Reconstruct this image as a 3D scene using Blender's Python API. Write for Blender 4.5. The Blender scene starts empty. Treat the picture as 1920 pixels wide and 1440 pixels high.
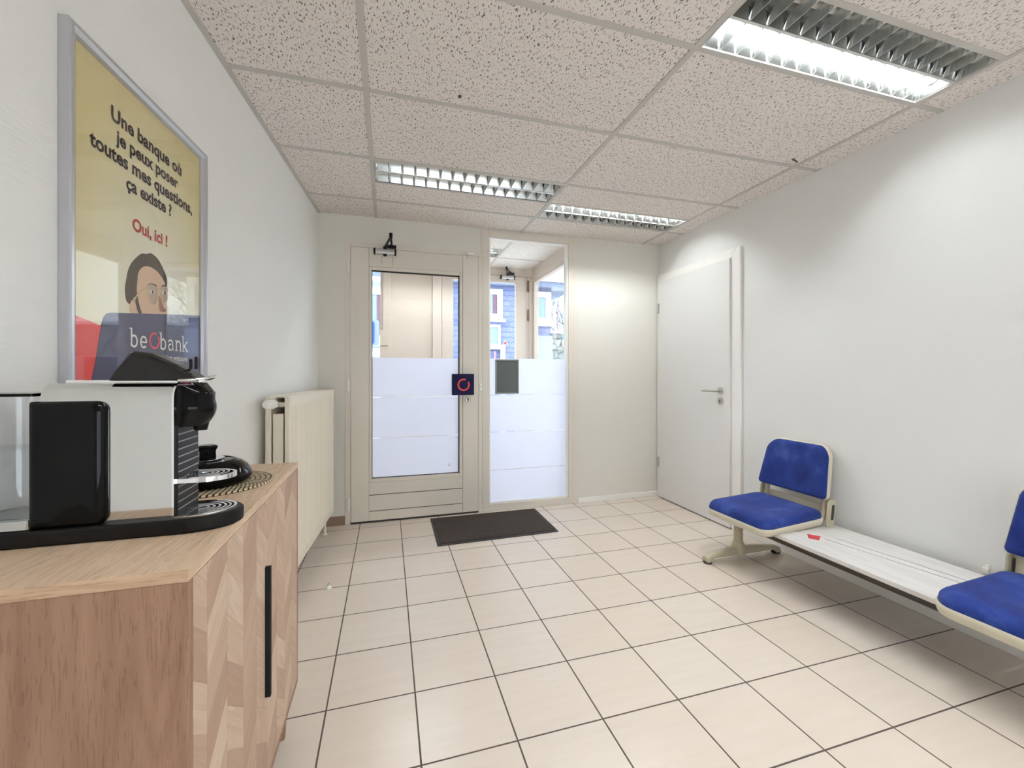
import bpy, bmesh, math, random
from mathutils import Vector, Matrix
random.seed(7)
C = bpy.context.scene.collection
S = bpy.context.scene
PI = math.pi

# ------------------------------------------------------------------ camera, sky, exposure
H = 1.1623                      # eye height
CH = 2.3922                     # ceiling height
XR, YB = 2.491, 3.493           # right wall, back wall
YREAR = -2.3
FPX, YAW = 792.39, 0.286
cam_d = bpy.data.cameras.new('camera')
cam = bpy.data.objects.new('camera', cam_d)
C.objects.link(cam)
cam.location = (0, 0, H)
cam.rotation_euler = (PI/2, 0, -YAW)
cam_d.sensor_fit = 'HORIZONTAL'
cam_d.sensor_width = 36
cam_d.lens = 36*FPX/1920
cam_d.shift_y = -18.717/1920
cam_d.clip_start = 0.02
S.camera = cam

world = bpy.data.worlds.new('overcast_sky')
S.world = world
world.use_nodes = True
wn = world.node_tree
wn.nodes['Background'].inputs[0].default_value = (0.88, 0.94, 1.0, 1)
wn.nodes['Background'].inputs[1].default_value = 1.6

S.view_settings.view_transform = 'Standard'
S.view_settings.look = 'None'
S.view_settings.gamma = 1
S.view_settings.use_curve_mapping = False
S.view_settings.exposure = 1.83
S.cycles.use_denoising = True
S.cycles.max_bounces = 10
S.cycles.diffuse_bounces = 6
S.cycles.glossy_bounces = 6
S.cycles.transparent_max_bounces = 16
S.cycles.sample_clamp_indirect = 6
TUBE_STRENGTH = 50.0


# ------------------------------------------------------------------ node helpers / materials
def nmat(name):
    m = bpy.data.materials.new(name)
    m.use_nodes = True
    nt = m.node_tree
    b = nt.nodes['Principled BSDF']
    return m, nt, b


def N(nt, typ, **kw):
    n = nt.nodes.new(typ)
    for k, v in kw.items():
        setattr(n, k, v)
    return n


def plug(nt, v, sock):
    if isinstance(v, (int, float)):
        sock.default_value = v
    elif isinstance(v, (tuple, list)):
        sock.default_value = tuple(v) + ((1,) if len(v) == 3 and sock.type == 'RGBA' else ())
    else:
        nt.links.new(v, sock)


def MA(nt, op, a, b=0.0, c=None):
    n = N(nt, 'ShaderNodeMath', operation=op)
    plug(nt, a, n.inputs[0])
    plug(nt, b, n.inputs[1])
    if c is not None:
        plug(nt, c, n.inputs[2])
    return n.outputs[0]


def MIX(nt, f, a, b):
    n = N(nt, 'ShaderNodeMix', data_type='RGBA')
    plug(nt, f, n.inputs[0])
    plug(nt, a, n.inputs[6])
    plug(nt, b, n.inputs[7])
    return n.outputs[2]


def OBJ(nt):
    return N(nt, 'ShaderNodeTexCoord').outputs['Object']


def SEP(nt, v):
    n = N(nt, 'ShaderNodeSeparateXYZ')
    nt.links.new(v, n.inputs[0])
    return n.outputs


def COMB(nt, x, y, z):
    n = N(nt, 'ShaderNodeCombineXYZ')
    plug(nt, x, n.inputs[0]); plug(nt, y, n.inputs[1]); plug(nt, z, n.inputs[2])
    return n.outputs[0]


def NOISE(nt, vec, scale, detail=2.0, rough=0.5):
    n = N(nt, 'ShaderNodeTexNoise')
    nt.links.new(vec, n.inputs['Vector'])
    n.inputs['Scale'].default_value = scale
    n.inputs['Detail'].default_value = detail
    n.inputs['Roughness'].default_value = rough
    return n.outputs['Fac']


def SCALEV(nt, vec, s):
    n = N(nt, 'ShaderNodeMapping')
    nt.links.new(vec, n.inputs[0])
    n.inputs['Scale'].default_value = s
    return n.outputs[0]


def RAMP(nt, f, stops):
    n = N(nt, 'ShaderNodeValToRGB')
    plug(nt, f, n.inputs[0])
    els = n.color_ramp.elements
    while len(els) < len(stops):
        els.new(0.5)
    for e, (p, c) in zip(els, stops):
        e.position = p
        e.color = tuple(c) + (1,)
    return n.outputs[0]


def BUMP(nt, h, b, strength=0.3, dist=0.002):
    n = N(nt, 'ShaderNodeBump')
    plug(nt, h, n.inputs['Height'])
    n.inputs['Strength'].default_value = strength
    n.inputs['Distance'].default_value = dist
    nt.links.new(n.outputs[0], b.inputs['Normal'])


def srgb(r, g, b):
    f = lambda c: ((c/255+0.055)/1.055)**2.4 if c > 10 else c/255/12.92
    return (f(r), f(g), f(b))


def simple(name, col, rough=0.5, metal=0.0, bump=None, var=0.0, coat=0.0, spec=None):
    """plain surface with a faint procedural mottling"""
    m, nt, b = nmat(name)
    b.inputs['Roughness'].default_value = rough
    b.inputs['Metallic'].default_value = metal
    if spec is not None:
        b.inputs['Specular IOR Level'].default_value = spec
    if coat:
        b.inputs['Coat Weight'].default_value = coat
        b.inputs['Coat Roughness'].default_value = 0.03
    o = OBJ(nt)
    if var:
        f = NOISE(nt, o, 9, 3)
        c2 = tuple(max(0, c*(1-var)) for c in col)
        nt.links.new(MIX(nt, f, col, c2), b.inputs['Base Color'])
    else:
        b.inputs['Base Color'].default_value = tuple(col)+(1,)
    if bump:
        sc, st, ds = bump
        BUMP(nt, NOISE(nt, o, sc, 3), b, st, ds)
    return m


def paint(name, col, sc=(260, 260, 260), st=0.25, rough=0.6):
    m, nt, b = nmat(name)
    b.inputs['Roughness'].default_value = rough
    b.inputs['Specular IOR Level'].default_value = 0.35
    o = OBJ(nt)
    f = NOISE(nt, o, 1.3, 3)
    nt.links.new(MIX(nt, f, col, tuple(c*0.965 for c in col)), b.inputs['Base Color'])
    BUMP(nt, NOISE(nt, SCALEV(nt, o, sc), 1.0, 3), b, st, 0.0012)
    return m


M = {}
M['wall'] = paint('white_wall_paint', srgb(240, 240, 238))
M['wall_l'] = paint('white_woven_wallpaper', srgb(240, 240, 238), (22, 22, 150), 0.75)
M['wall_beige'] = paint('beige_wall_paint', srgb(222, 219, 211))
M['wall_r'] = paint('white_wall_paint_grained', srgb(229, 229, 228))
M['trim_white'] = simple('white_gloss_trim', srgb(238, 236, 232), 0.35)
M['door_white'] = simple('white_laminate_door', srgb(226, 225, 224), 0.4, bump=(140, 0.05, 0.001))
M['frame'] = simple('cream_lacquered_frame', srgb(222, 215, 204), 0.35, var=0.03)
M['frame_dark'] = simple('dark_groove', srgb(70, 60, 50), 0.7)
M['gasket'] = simple('black_rubber_gasket', (0.02, 0.02, 0.02), 0.6)
M['steel'] = simple('brushed_steel', (0.55, 0.53, 0.5), 0.3, 1.0)
M['alu'] = simple('grey_aluminium', (0.62, 0.62, 0.64), 0.35, 1.0)
M['alu_frame'] = simple('silver_anodised_frame', srgb(196, 196, 202), 0.3, 0.55)
M['black'] = simple('matt_black', (0.008, 0.008, 0.008), 0.5, spec=0.25)
M['black_gloss'] = simple('glossy_black_plastic', (0.004, 0.004, 0.004), 0.06, spec=0.16)
M['black_base'] = simple('satin_black_plastic', (0.008, 0.007, 0.007), 0.4, spec=0.2)
M['lever'] = simple('dark_grey_lever_plastic', (0.012, 0.011, 0.011), 0.2, spec=0.3)
M['chrome'] = simple('polished_chrome', (0.86, 0.86, 0.87), 0.04, 1.0)
M['chrome_side'] = simple('satin_chrome_side', (0.62, 0.62, 0.61), 0.06, 1.0)
M['white_plastic'] = simple('white_plastic', srgb(238, 236, 230), 0.35)
M['rad'] = simple('cream_radiator_enamel', srgb(233, 225, 208), 0.4)
M['rad_dark'] = simple('radiator_fins', srgb(170, 155, 135), 0.6)
M['beige_plastic'] = simple('beige_seat_shell', srgb(206, 198, 178), 0.42, var=0.04)
M['beige_metal'] = simple('beige_painted_metal', srgb(186, 176, 152), 0.38, var=0.08)
M['beam'] = simple('shade_darkened_steel_beam', srgb(58, 50, 42), 0.45, var=0.1)  # shadow under the low table is put into the beam's dark colour
M['rubber'] = simple('black_rubber', (0.03, 0.03, 0.032), 0.65)
M['tile_base'] = simple('brown_skirting_tile', srgb(150, 122, 104), 0.4, var=0.12)
M['blue_box'] = simple('navy_blue_lacquer', srgb(20, 15, 66), 0.5, spec=0.2)
M['red_print'] = simple('red_print', srgb(226, 62, 56), 0.45)
M['grey_pad'] = simple('slate_grey_panel', srgb(92, 100, 100), 0.5, var=0.1)
M['grey_pad_edge'] = simple('light_grey_edge', srgb(128, 134, 130), 0.5)
M['slot'] = simple('dark_slot', (0.03, 0.028, 0.025), 0.6)


def tile_floor():
    m, nt, b = nmat('beige_floor_tiles')
    o = OBJ(nt)
    x, y, z = SEP(nt, o)
    u = MA(nt, 'DIVIDE', MA(nt, 'ADD', x, 0.2043+3.0), 0.3)
    v = MA(nt, 'DIVIDE', MA(nt, 'ADD', y, -3.0799+6.0), 0.3)
    du = MA(nt, 'ABSOLUTE', MA(nt, 'SUBTRACT', MA(nt, 'FRACT', MA(nt, 'ADD', u, 0.5)), 0.5))
    dv = MA(nt, 'ABSOLUTE', MA(nt, 'SUBTRACT', MA(nt, 'FRACT', MA(nt, 'ADD', v, 0.5)), 0.5))
    d = MA(nt, 'MINIMUM', du, dv)
    wob = MA(nt, 'MULTIPLY', MA(nt, 'SUBTRACT', NOISE(nt, o, 40, 2), 0.5), 0.003)
    g = MA(nt, 'LESS_THAN', MA(nt, 'ADD', d, wob), 0.0094)
    wn_ = N(nt, 'ShaderNodeTexWhiteNoise', noise_dimensions='2D')
    nt.links.new(COMB(nt, MA(nt, 'FLOOR', u), MA(nt, 'FLOOR', v), 0), wn_.inputs[0])
    rnd = wn_.outputs[0]
    streak = NOISE(nt, SCALEV(nt, o, (2.2, 16, 1)), 1.6, 4, 0.6)
    fine = NOISE(nt, o, 160, 2)
    base = MIX(nt, streak, srgb(228, 217, 206), srgb(213, 201, 188))
    base = MIX(nt, MA(nt, 'MULTIPLY', rnd, 0.35), base, srgb(212, 194, 178))
    base = MIX(nt, MA(nt, 'MULTIPLY', fine, 0.25), base, srgb(200, 184, 170))
    grout = MIX(nt, NOISE(nt, o, 5, 2), srgb(98, 82, 74), srgb(66, 54, 48))
    nt.links.new(MIX(nt, g, base, grout), b.inputs['Base Color'])
    r = MA(nt, 'ADD', MA(nt, 'MULTIPLY', g, 0.45), MA(nt, 'ADD', 0.23, MA(nt, 'MULTIPLY', fine, 0.06)))
    nt.links.new(r, b.inputs['Roughness'])
    BUMP(nt, MA(nt, 'ADD', MA(nt, 'SUBTRACT', 1.0, g), MA(nt, 'MULTIPLY', fine, 0.06)), b, 0.5, 0.0015)
    return m


def ceiling_tile():
    m, nt, b = nmat('fissured_mineral_ceiling_tile')
    o = OBJ(nt)
    warp = N(nt, 'ShaderNodeTexNoise'); nt.links.new(o, warp.inputs['Vector'])
    warp.inputs['Scale'].default_value = 38; warp.inputs['Detail'].default_value = 1
    wv = N(nt, 'ShaderNodeVectorMath', operation='MULTIPLY_ADD')
    nt.links.new(warp.outputs['Color'], wv.inputs[0])
    wv.inputs[1].default_value = (0.022, 0.014, 0); nt.links.new(o, wv.inputs[2])
    marks = []
    for sc_, lo, var_, off in (((98, 33, 1), 0.07, 0.15, 0.0), ((135, 45, 1), 0.03, 0.13, 3.7)):
        vo = N(nt, 'ShaderNodeTexVoronoi', feature='F1', voronoi_dimensions='2D')
        mp = N(nt, 'ShaderNodeMapping')
        nt.links.new(wv.outputs[0], mp.inputs[0])
        mp.inputs['Scale'].default_value = sc_
        mp.inputs['Location'].default_value = (off, off*1.3, 0)
        nt.links.new(mp.outputs[0], vo.inputs['Vector'])
        vo.inputs['Scale'].default_value = 1.0
        size = MA(nt, 'MULTIPLY', SEP(nt, vo.outputs['Color'])[0], var_)
        marks.append(MA(nt, 'LESS_THAN', vo.outputs['Distance'], MA(nt, 'ADD', lo, size)))
    mark = MA(nt, 'MAXIMUM', marks[0], marks[1])
    fine = NOISE(nt, o, 420, 2)
    pin = MA(nt, 'GREATER_THAN', fine, 0.66)
    base = MIX(nt, NOISE(nt, o, 3, 2), srgb(230, 223, 217), srgb(224, 216, 210))
    base = MIX(nt, MA(nt, 'MULTIPLY', pin, 0.35), base, srgb(180, 170, 164))
    nt.links.new(MIX(nt, mark, base, srgb(126, 116, 109)), b.inputs['Base Color'])
    b.inputs['Roughness'].default_value = 0.9
    BUMP(nt, MA(nt, 'SUBTRACT', MA(nt, 'MULTIPLY', fine, 0.3), mark), b, 0.5, 0.002)
    return m


def wood(name, grain, c1, c2):
    """light oak, grain running along the given axis"""
    m, nt, b = nmat(name)
    o = OBJ(nt)
    sc = {'y': (60, 3.0, 60), 'z': (45, 45, 2.4), 'x': (3, 60, 60)}[grain]
    big = {'y': (10, 0.9, 10), 'z': (9, 9, 0.8), 'x': (0.9, 10, 10)}[grain]
    v = SCALEV(nt, o, big)
    rings = MA(nt, 'MULTIPLY', NOISE(nt, v, 1.0, 1.5), 95.0)
    rings = MA(nt, 'MULTIPLY_ADD', MA(nt, 'SINE', rings), 0.5, 0.5)
    rings = MA(nt, 'POWER', rings, 1.8)
    fib = NOISE(nt, SCALEV(nt, o, sc), 1.0, 5, 0.65)
    ps = {'y': (330, 26, 330), 'z': (330, 330, 26), 'x': (26, 330, 330)}[grain]
    pore = MA(nt, 'GREATER_THAN', NOISE(nt, SCALEV(nt, o, ps), 1.0, 2), 0.60)
    f = MA(nt, 'ADD', MA(nt, 'MULTIPLY', rings, 0.16), MA(nt, 'MULTIPLY', fib, 0.8))
    col = RAMP(nt, f, [(0.2, c1), (0.75, c2)])
    col = MIX(nt, MA(nt, 'MULTIPLY', pore, 0.30), col, tuple(c*0.45 for c in c2))
    nt.links.new(col, b.inputs['Base Color'])
    b.inputs['Roughness'].default_value = 0.5
    b.inputs['Specular IOR Level'].default_value = 0.3
    BUMP(nt, fib, b, 0.15, 0.001)
    return m


def chevron_wood():
    m, nt, b = nmat('oak_chevron_veneer')
    o = OBJ(nt)
    x, y, z = SEP(nt, o)
    W = 0.0927
    u = MA(nt, 'DIVIDE', MA(nt, 'ADD', y, 0.4+W*0.35), W)
    iu = MA(nt, 'FLOOR', u)
    fu = MA(nt, 'FRACT', u)
    par = MA(nt, 'MODULO', iu, 2.0)
    sgn = MA(nt, 'SUBTRACT', MA(nt, 'MULTIPLY', par, 2.0), 1.0)          # -1 / +1
    slope = 0.78
    s = MA(nt, 'MULTIPLY', MA(nt, 'MULTIPLY', sgn, MA(nt, 'SUBTRACT', fu, 0.5)), W*slope)
    t = MA(nt, 'ADD', MA(nt, 'SUBTRACT', z, s), 5.0)                      # across the plank
    wst = N(nt, 'ShaderNodeTexWhiteNoise', noise_dimensions='1D')
    nt.links.new(iu, wst.inputs['W'])
    t2 = MA(nt, 'ADD', t, MA(nt, 'MULTIPLY', wst.outputs[0], 0.03))
    ip = MA(nt, 'FLOOR', MA(nt, 'DIVIDE', t2, 0.085))
    wn_ = N(nt, 'ShaderNodeTexWhiteNoise', noise_dimensions='2D')
    nt.links.new(COMB(nt, iu, ip, 0), wn_.inputs[0])
    rnd = wn_.outputs[0]
    along = MA(nt, 'ADD', MA(nt, 'MULTIPLY', MA(nt, 'MULTIPLY', y, sgn), 0.72), MA(nt, 'MULTIPLY', z, 0.69))
    across = MA(nt, 'SUBTRACT', MA(nt, 'MULTIPLY', z, 0.72), MA(nt, 'MULTIPLY', MA(nt, 'MULTIPLY', y, sgn), 0.69))
    vec = COMB(nt, MA(nt, 'MULTIPLY', along, 5.0), MA(nt, 'MULTIPLY', across, 85.0), MA(nt, 'MULTIPLY', rnd, 30.0))
    fib = NOISE(nt, vec, 1.0, 5, 0.65)
    vec2 = COMB(nt, MA(nt, 'MULTIPLY', along, 2.0), MA(nt, 'MULTIPLY', across, 16.0), MA(nt, 'MULTIPLY', rnd, 30.0))
    ring = MA(nt, 'FRACT', MA(nt, 'MULTIPLY', NOISE(nt, vec2, 1.0, 1), 6.0))
    tone = RAMP(nt, rnd, [(0.0, srgb(226, 206, 186)), (0.35, srgb(214, 190, 168)), (0.7, srgb(202, 176, 156)), (1.0, srgb(180, 152, 134))])
    f = MA(nt, 'ADD', MA(nt, 'MULTIPLY', fib, 0.62), MA(nt, 'MULTIPLY', ring, 0.22))
    col = MIX(nt, MA(nt, 'MULTIPLY', f, 0.85), tone, srgb(160, 128, 106))
    # fine joints between planks and strips
    j = MA(nt, 'LESS_THAN', MA(nt, 'FRACT', MA(nt, 'DIVIDE', t2, 0.085)), 0.018)
    j2 = MA(nt, 'LESS_THAN', fu, 0.014)
    jj = MA(nt, 'MAXIMUM', j, j2)
    col = MIX(nt, MA(nt, 'MULTIPLY', jj, 0.28), col, srgb(96, 72, 56))
    nt.links.new(col, b.inputs['Base Color'])
    b.inputs['Roughness'].default_value = 0.55
    b.inputs['Specular IOR Level'].default_value = 0.3
    BUMP(nt, fib, b, 0.15, 0.001)
    return m


def fabric_blue():
    m, nt, b = nmat('blue_woven_upholstery')
    o = OBJ(nt)
    wear = NOISE(nt, o, 7, 4, 0.6)
    weave = NOISE(nt, o, 420, 2)
    c = RAMP(nt, wear, [(0.3, srgb(22, 38, 102)), (0.55, srgb(36, 58, 132)), (0.85, srgb(76, 98, 160))])
    c = MIX(nt, MA(nt, 'MULTIPLY', weave, 0.3), c, srgb(18, 28, 80))
    nt.links.new(c, b.inputs['Base Color'])
    b.inputs['Roughness'].default_value = 0.9
    b.inputs['Sheen Weight'].default_value = 0.08
    b.inputs['Specular IOR Level'].default_value = 0.2
    BUMP(nt, weave, b, 0.4, 0.001)
    return m


def bench_top():
    m, nt, b = nmat('scuffed_white_laminate')
    o = OBJ(nt)
    f = NOISE(nt, SCALEV(nt, o, (30, 4, 1)), 1.5, 5, 0.7)
    c = RAMP(nt, f, [(0.35, srgb(226, 223, 220)), (0.7, srgb(205, 202, 200)), (0.8, srgb(165, 160, 158))])
    nt.links.new(c, b.inputs['Base Color'])
    b.inputs['Roughness'].default_value = 0.28
    return m


def doormat():
    m, nt, b = nmat('brown_black_carpet_pile')
    o = OBJ(nt)
    f = NOISE(nt, o, 260, 3, 0.7)
    c = RAMP(nt, f, [(0.35, srgb(34, 28, 26)), (0.55, srgb(70, 60, 54)), (0.75, srgb(128, 112, 98))])
    nt.links.new(c, b.inputs['Base Color'])
    b.inputs['Roughness'].default_value = 1.0
    BUMP(nt, f, b, 1.0, 0.006)
    return m


def woven_mat():
    m, nt, b = nmat('woven_black_and_straw')
    o = OBJ(nt)
    x, y, z = SEP(nt, o)
    r = MA(nt, 'SQRT', MA(nt, 'ADD', MA(nt, 'MULTIPLY', x, x), MA(nt, 'MULTIPLY', y, y)))
    a = MA(nt, 'ARCTAN2', y, x)
    ring = MA(nt, 'DIVIDE', r, 0.0125)
    ir = MA(nt, 'FLOOR', ring)
    n_ = MA(nt, 'ADD', MA(nt, 'MULTIPLY', ir, 6.0), 4.0)
    s = MA(nt, 'FRACT', MA(nt, 'ADD', MA(nt, 'MULTIPLY', a, MA(nt, 'DIVIDE', n_, 2*PI)), MA(nt, 'MULTIPLY', ring, 0.5)))
    straw = MA(nt, 'GREATER_THAN', s, 0.36)
    gap = MA(nt, 'LESS_THAN', MA(nt, 'FRACT', ring), 0.2)
    k = MA(nt, 'MULTIPLY', straw, MA(nt, 'SUBTRACT', 1.0, gap))
    nt.links.new(MIX(nt, k, srgb(34, 28, 26), srgb(222, 202, 164)), b.inputs['Base Color'])
    b.inputs['Roughness'].default_value = 0.8
    BUMP(nt, MA(nt, 'FRACT', ring), b, 0.8, 0.002)
    return m


def glass(name, tint=(0.97, 0.985, 0.985), gl=0.05, edge=0.8):
    m = bpy.data.materials.new(name)
    m.use_nodes = True
    nt = m.node_tree
    nt.nodes.remove(nt.nodes['Principled BSDF'])
    out = nt.nodes['Material Output']
    tr = N(nt, 'ShaderNodeBsdfTransparent'); tr.inputs[0].default_value = tint+(1,)
    g = N(nt, 'ShaderNodeBsdfGlossy'); g.inputs['Roughness'].default_value = 0.0
    lw = N(nt, 'ShaderNodeLayerWeight'); lw.inputs[0].default_value = 0.5
    f = MA(nt, 'ADD', gl, MA(nt, 'MULTIPLY', MA(nt, 'POWER', lw.outputs['Facing'], 4.0), edge))
    mx = N(nt, 'ShaderNodeMixShader')
    nt.links.new(f, mx.inputs[0]); nt.links.new(tr.outputs[0], mx.inputs[1]); nt.links.new(g.outputs[0], mx.inputs[2])
    nt.links.new(mx.outputs[0], out.inputs[0])
    return m


def frosted(name):
    m = bpy.data.materials.new(name)
    m.use_nodes = True
    nt = m.node_tree
    nt.nodes.remove(nt.nodes['Principled BSDF'])
    out = nt.nodes['Material Output']
    o = OBJ(nt)
    f = NOISE(nt, o, 200, 2)
    col = MIX(nt, f, (0.90, 0.91, 0.98), (0.86, 0.87, 0.95))
    t = N(nt, 'ShaderNodeBsdfTranslucent'); nt.links.new(col, t.inputs[0])
    d = N(nt, 'ShaderNodeBsdfDiffuse'); nt.links.new(col, d.inputs[0])
    mx = N(nt, 'ShaderNodeMixShader'); mx.inputs[0].default_value = 0.22
    nt.links.new(t.outputs[0], mx.inputs[1]); nt.links.new(d.outputs[0], mx.inputs[2])
    nt.links.new(mx.outputs[0], out.inputs[0])
    return m


def emit(name, col, s):
    m = bpy.data.materials.new(name)
    m.use_nodes = True
    nt = m.node_tree
    nt.nodes.remove(nt.nodes['Principled BSDF'])
    e = N(nt, 'ShaderNodeEmission')
    e.inputs[0].default_value = col+(1,); e.inputs[1].default_value = s
    nt.links.new(e.outputs[0], nt.nodes['Material Output'].inputs[0])
    return m


def slate():
    m, nt, b = nmat('fish_scale_slate')
    o = OBJ(nt)
    x, y, z = SEP(nt, o)
    row = MA(nt, 'DIVIDE', MA(nt, 'ADD', z, 10.0), 0.115)
    ir = MA(nt, 'FLOOR', row); fr = MA(nt, 'FRACT', row)
    off = MA(nt, 'MULTIPLY', MA(nt, 'MODULO', ir, 2.0), 0.5)
    u = MA(nt, 'ADD', MA(nt, 'DIVIDE', MA(nt, 'ADD', x, 30.0), 0.15), off)
    fu = MA(nt, 'SUBTRACT', MA(nt, 'FRACT', u), 0.5)
    bow = MA(nt, 'MULTIPLY', MA(nt, 'MULTIPLY', fu, fu), 1.1)
    e = MA(nt, 'LESS_THAN', MA(nt, 'ABSOLUTE', MA(nt, 'SUBTRACT', fr, MA(nt, 'ADD', bow, 0.05))), 0.06)
    wn_ = N(nt, 'ShaderNodeTexWhiteNoise', noise_dimensions='2D')
    nt.links.new(COMB(nt, MA(nt, 'FLOOR', u), ir, 0), wn_.inputs[0])
    c = MIX(nt, wn_.outputs[0], srgb(118, 130, 176), srgb(98, 112, 160))
    nt.links.new(MIX(nt, e, c, srgb(58, 70, 116)), b.inputs['Base Color'])
    b.inputs['Roughness'].default_value = 0.6
    return m


def bars(name, axis, period, c1, c2, duty=0.1):
    m, nt, b = nmat(name)
    o = OBJ(nt)
    k = SEP(nt, o)[axis]
    f = MA(nt, 'LESS_THAN', MA(nt, 'FRACT', MA(nt, 'DIVIDE', MA(nt, 'ADD', k, 50.0), period)), duty)
    nt.links.new(MIX(nt, f, c1, c2), b.inputs['Base Color'])
    b.inputs['Roughness'].default_value = 0.6
    return m


def stones():
    m, nt, b = nmat('rubble_stone')
    o = OBJ(nt)
    v = N(nt, 'ShaderNodeTexVoronoi', feature='DISTANCE_TO_EDGE'); nt.links.new(o, v.inputs['Vector'])
    v.inputs['Scale'].default_value = 4.5
    e = MA(nt, 'LESS_THAN', v.outputs['Distance'], 0.05)
    c = MIX(nt, NOISE(nt, o, 6, 3), srgb(158, 156, 148), srgb(108, 114, 98))
    nt.links.new(MIX(nt, e, c, srgb(66, 70, 60)), b.inputs['Base Color'])
    b.inputs['Roughness'].default_value = 0.9
    return m


def poster_paper():
    m, nt, b = nmat('yellow_beige_poster_print')
    o = OBJ(nt)
    x, y, z = SEP(nt, o)
    # studio backdrop printed on the sheet: paler around the head, deeper ochre at its edges
    dx = MA(nt, 'DIVIDE', MA(nt, 'SUBTRACT', y, 0.03), 0.34)
    dz = MA(nt, 'DIVIDE', MA(nt, 'SUBTRACT', z, 1.42), 0.52)
    r = MA(nt, 'SQRT', MA(nt, 'ADD', MA(nt, 'MULTIPLY', dx, dx), MA(nt, 'MULTIPLY', dz, dz)))
    c = RAMP(nt, r, [(0.25, srgb(232, 227, 202)), (0.7, srgb(226, 216, 174)), (1.0, srgb(218, 203, 148))])
    nt.links.new(c, b.inputs['Base Color'])
    b.inputs['Roughness'].default_value = 0.35
    return m


M['floor'] = tile_floor()
M['ceil'] = ceiling_tile()
M['grid'] = simple('pale_grey_ceiling_grid', srgb(190, 186, 180), 0.5)
M['wood_top'] = wood('light_oak_top', 'y', srgb(222, 198, 172), srgb(196, 166, 138))
M['wood_side'] = wood('light_oak_side_shaded', 'z', srgb(163, 129, 106), srgb(131, 98, 77))  # same oak as the top, darkened in colour for the shaded side
M['wood_edge'] = wood('light_oak_edge', 'x', srgb(206, 176, 148), srgb(176, 144, 118))
M['chevron'] = chevron_wood()
M['fabric'] = fabric_blue()
M['bench_top'] = bench_top()
M['mat_pile'] = doormat()
M['woven'] = woven_mat()
M['glass'] = glass('clear_glass')
M['tank'] = glass('clear_tank_plastic', (0.93, 0.94, 0.95), 0.07)
M['water'] = glass('water', (0.93, 0.95, 0.96), 0.06)
M['poster_glass'] = glass('clear_acrylic_sheet', (1, 1, 1), 0.02, 0.35)
M['film'] = frosted('frosted_privacy_film')
M['tube_on'] = emit('lit_fluorescent_tube', (0.94, 0.985, 1.0), TUBE_STRENGTH)
M['tube_off'] = simple('unlit_white_tube', srgb(225, 225, 220), 0.3)
M['reflector'] = simple('mirror_aluminium_reflector', (0.44, 0.45, 0.44), 0.16, 1.0)
M['louver'] = simple('satin_aluminium_louvre', (0.70, 0.71, 0.70), 0.26, 1.0)
M['housing'] = simple('white_sheet_metal', srgb(225, 225, 222), 0.5)
M['paper'] = poster_paper()
M['ink'] = simple('dark_brown_ink', srgb(48, 30, 36), 0.5)
M['ink_red'] = simple('brick_red_ink', srgb(186, 58, 46), 0.5)
M['print_blue'] = simple('slate_violet_print', srgb(74, 68, 104), 0.4, var=0.25)
M['print_red'] = simple('bright_red_print', srgb(222, 62, 50), 0.4)
M['print_white'] = simple('white_ink', srgb(240, 236, 228), 0.5)
M['print_pink'] = simple('coral_ink', srgb(232, 84, 98), 0.5)
M['hair'] = simple('printed_brown_hair', srgb(92, 76, 58), 0.5, var=0.35)
M['skin'] = simple('printed_skin', srgb(228, 194, 164), 0.5, var=0.10)
M['skin_dark'] = simple('printed_shadow_skin', srgb(168, 122, 98), 0.5)
M['lens'] = simple('printed_lens', srgb(186, 160, 138), 0.4)
M['eye'] = simple('printed_eye', srgb(50, 42, 40), 0.4)
M['eyewhite'] = simple('printed_eye_white', srgb(228, 220, 210), 0.4)
M['glasses'] = simple('printed_pale_spectacles', srgb(216, 204, 172), 0.4)
M['slate'] = slate()
M['ext_white'] = simple('white_painted_timber', srgb(206, 210, 216), 0.5)
M['ext_fascia'] = simple('blue_grey_fascia', srgb(104, 118, 148), 0.6)
M['ext_glass'] = simple('pale_window_pane', srgb(126, 156, 178), 0.15)
M['ext_curtain'] = simple('mauve_curtain', srgb(112, 84, 104), 0.8)
M['ext_siding'] = bars('white_siding', 2, 0.18, srgb(190, 200, 212), srgb(120, 138, 160), 0.08)
M['ext_render'] = simple('pale_render', srgb(152, 166, 198), 0.8)
M['ext_ground'] = simple('grey_pavement', srgb(190, 190, 192), 0.9, var=0.1)
M['stone'] = stones()
M['bark'] = simple('grey_bark', srgb(84, 90, 98), 0.9)
M['leaf'] = simple('olive_foliage', srgb(140, 150, 110), 0.9, var=0.4)
M['sign_blue'] = simple('bright_blue_sign_face', srgb(40, 104, 214), 0.4)
M['sign_rim'] = simple('pale_blue_sign_rim', srgb(170, 200, 236), 0.4)
M['entry'] = simple('cream_pink_entry_panel', srgb(204, 190, 179), 0.5)
M['rust'] = simple('rusty_steel_hinge', srgb(150, 110, 84), 0.6, var=0.4)
M['posters'] = bars('coloured_notice_strips', 0, 0.12, srgb(70, 92, 128), srgb(168, 120, 150), 0.4)
M['mark'] = simple('brown_stain', srgb(95, 80, 66), 0.8)


# ------------------------------------------------------------------ mesh helpers
def BM():
    return bmesh.new()


def box(bm, x0, x1, y0, y1, z0, z1):
    v = [bm.verts.new((x, y, z)) for x in (x0, x1) for y in (y0, y1) for z in (z0, z1)]
    for f in ((0, 1, 3, 2), (4, 6, 7, 5), (0, 4, 5, 1), (2, 3, 7, 6), (0, 2, 6, 4), (1, 5, 7, 3)):
        bm.faces.new([v[i] for i in f])
    return v


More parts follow.
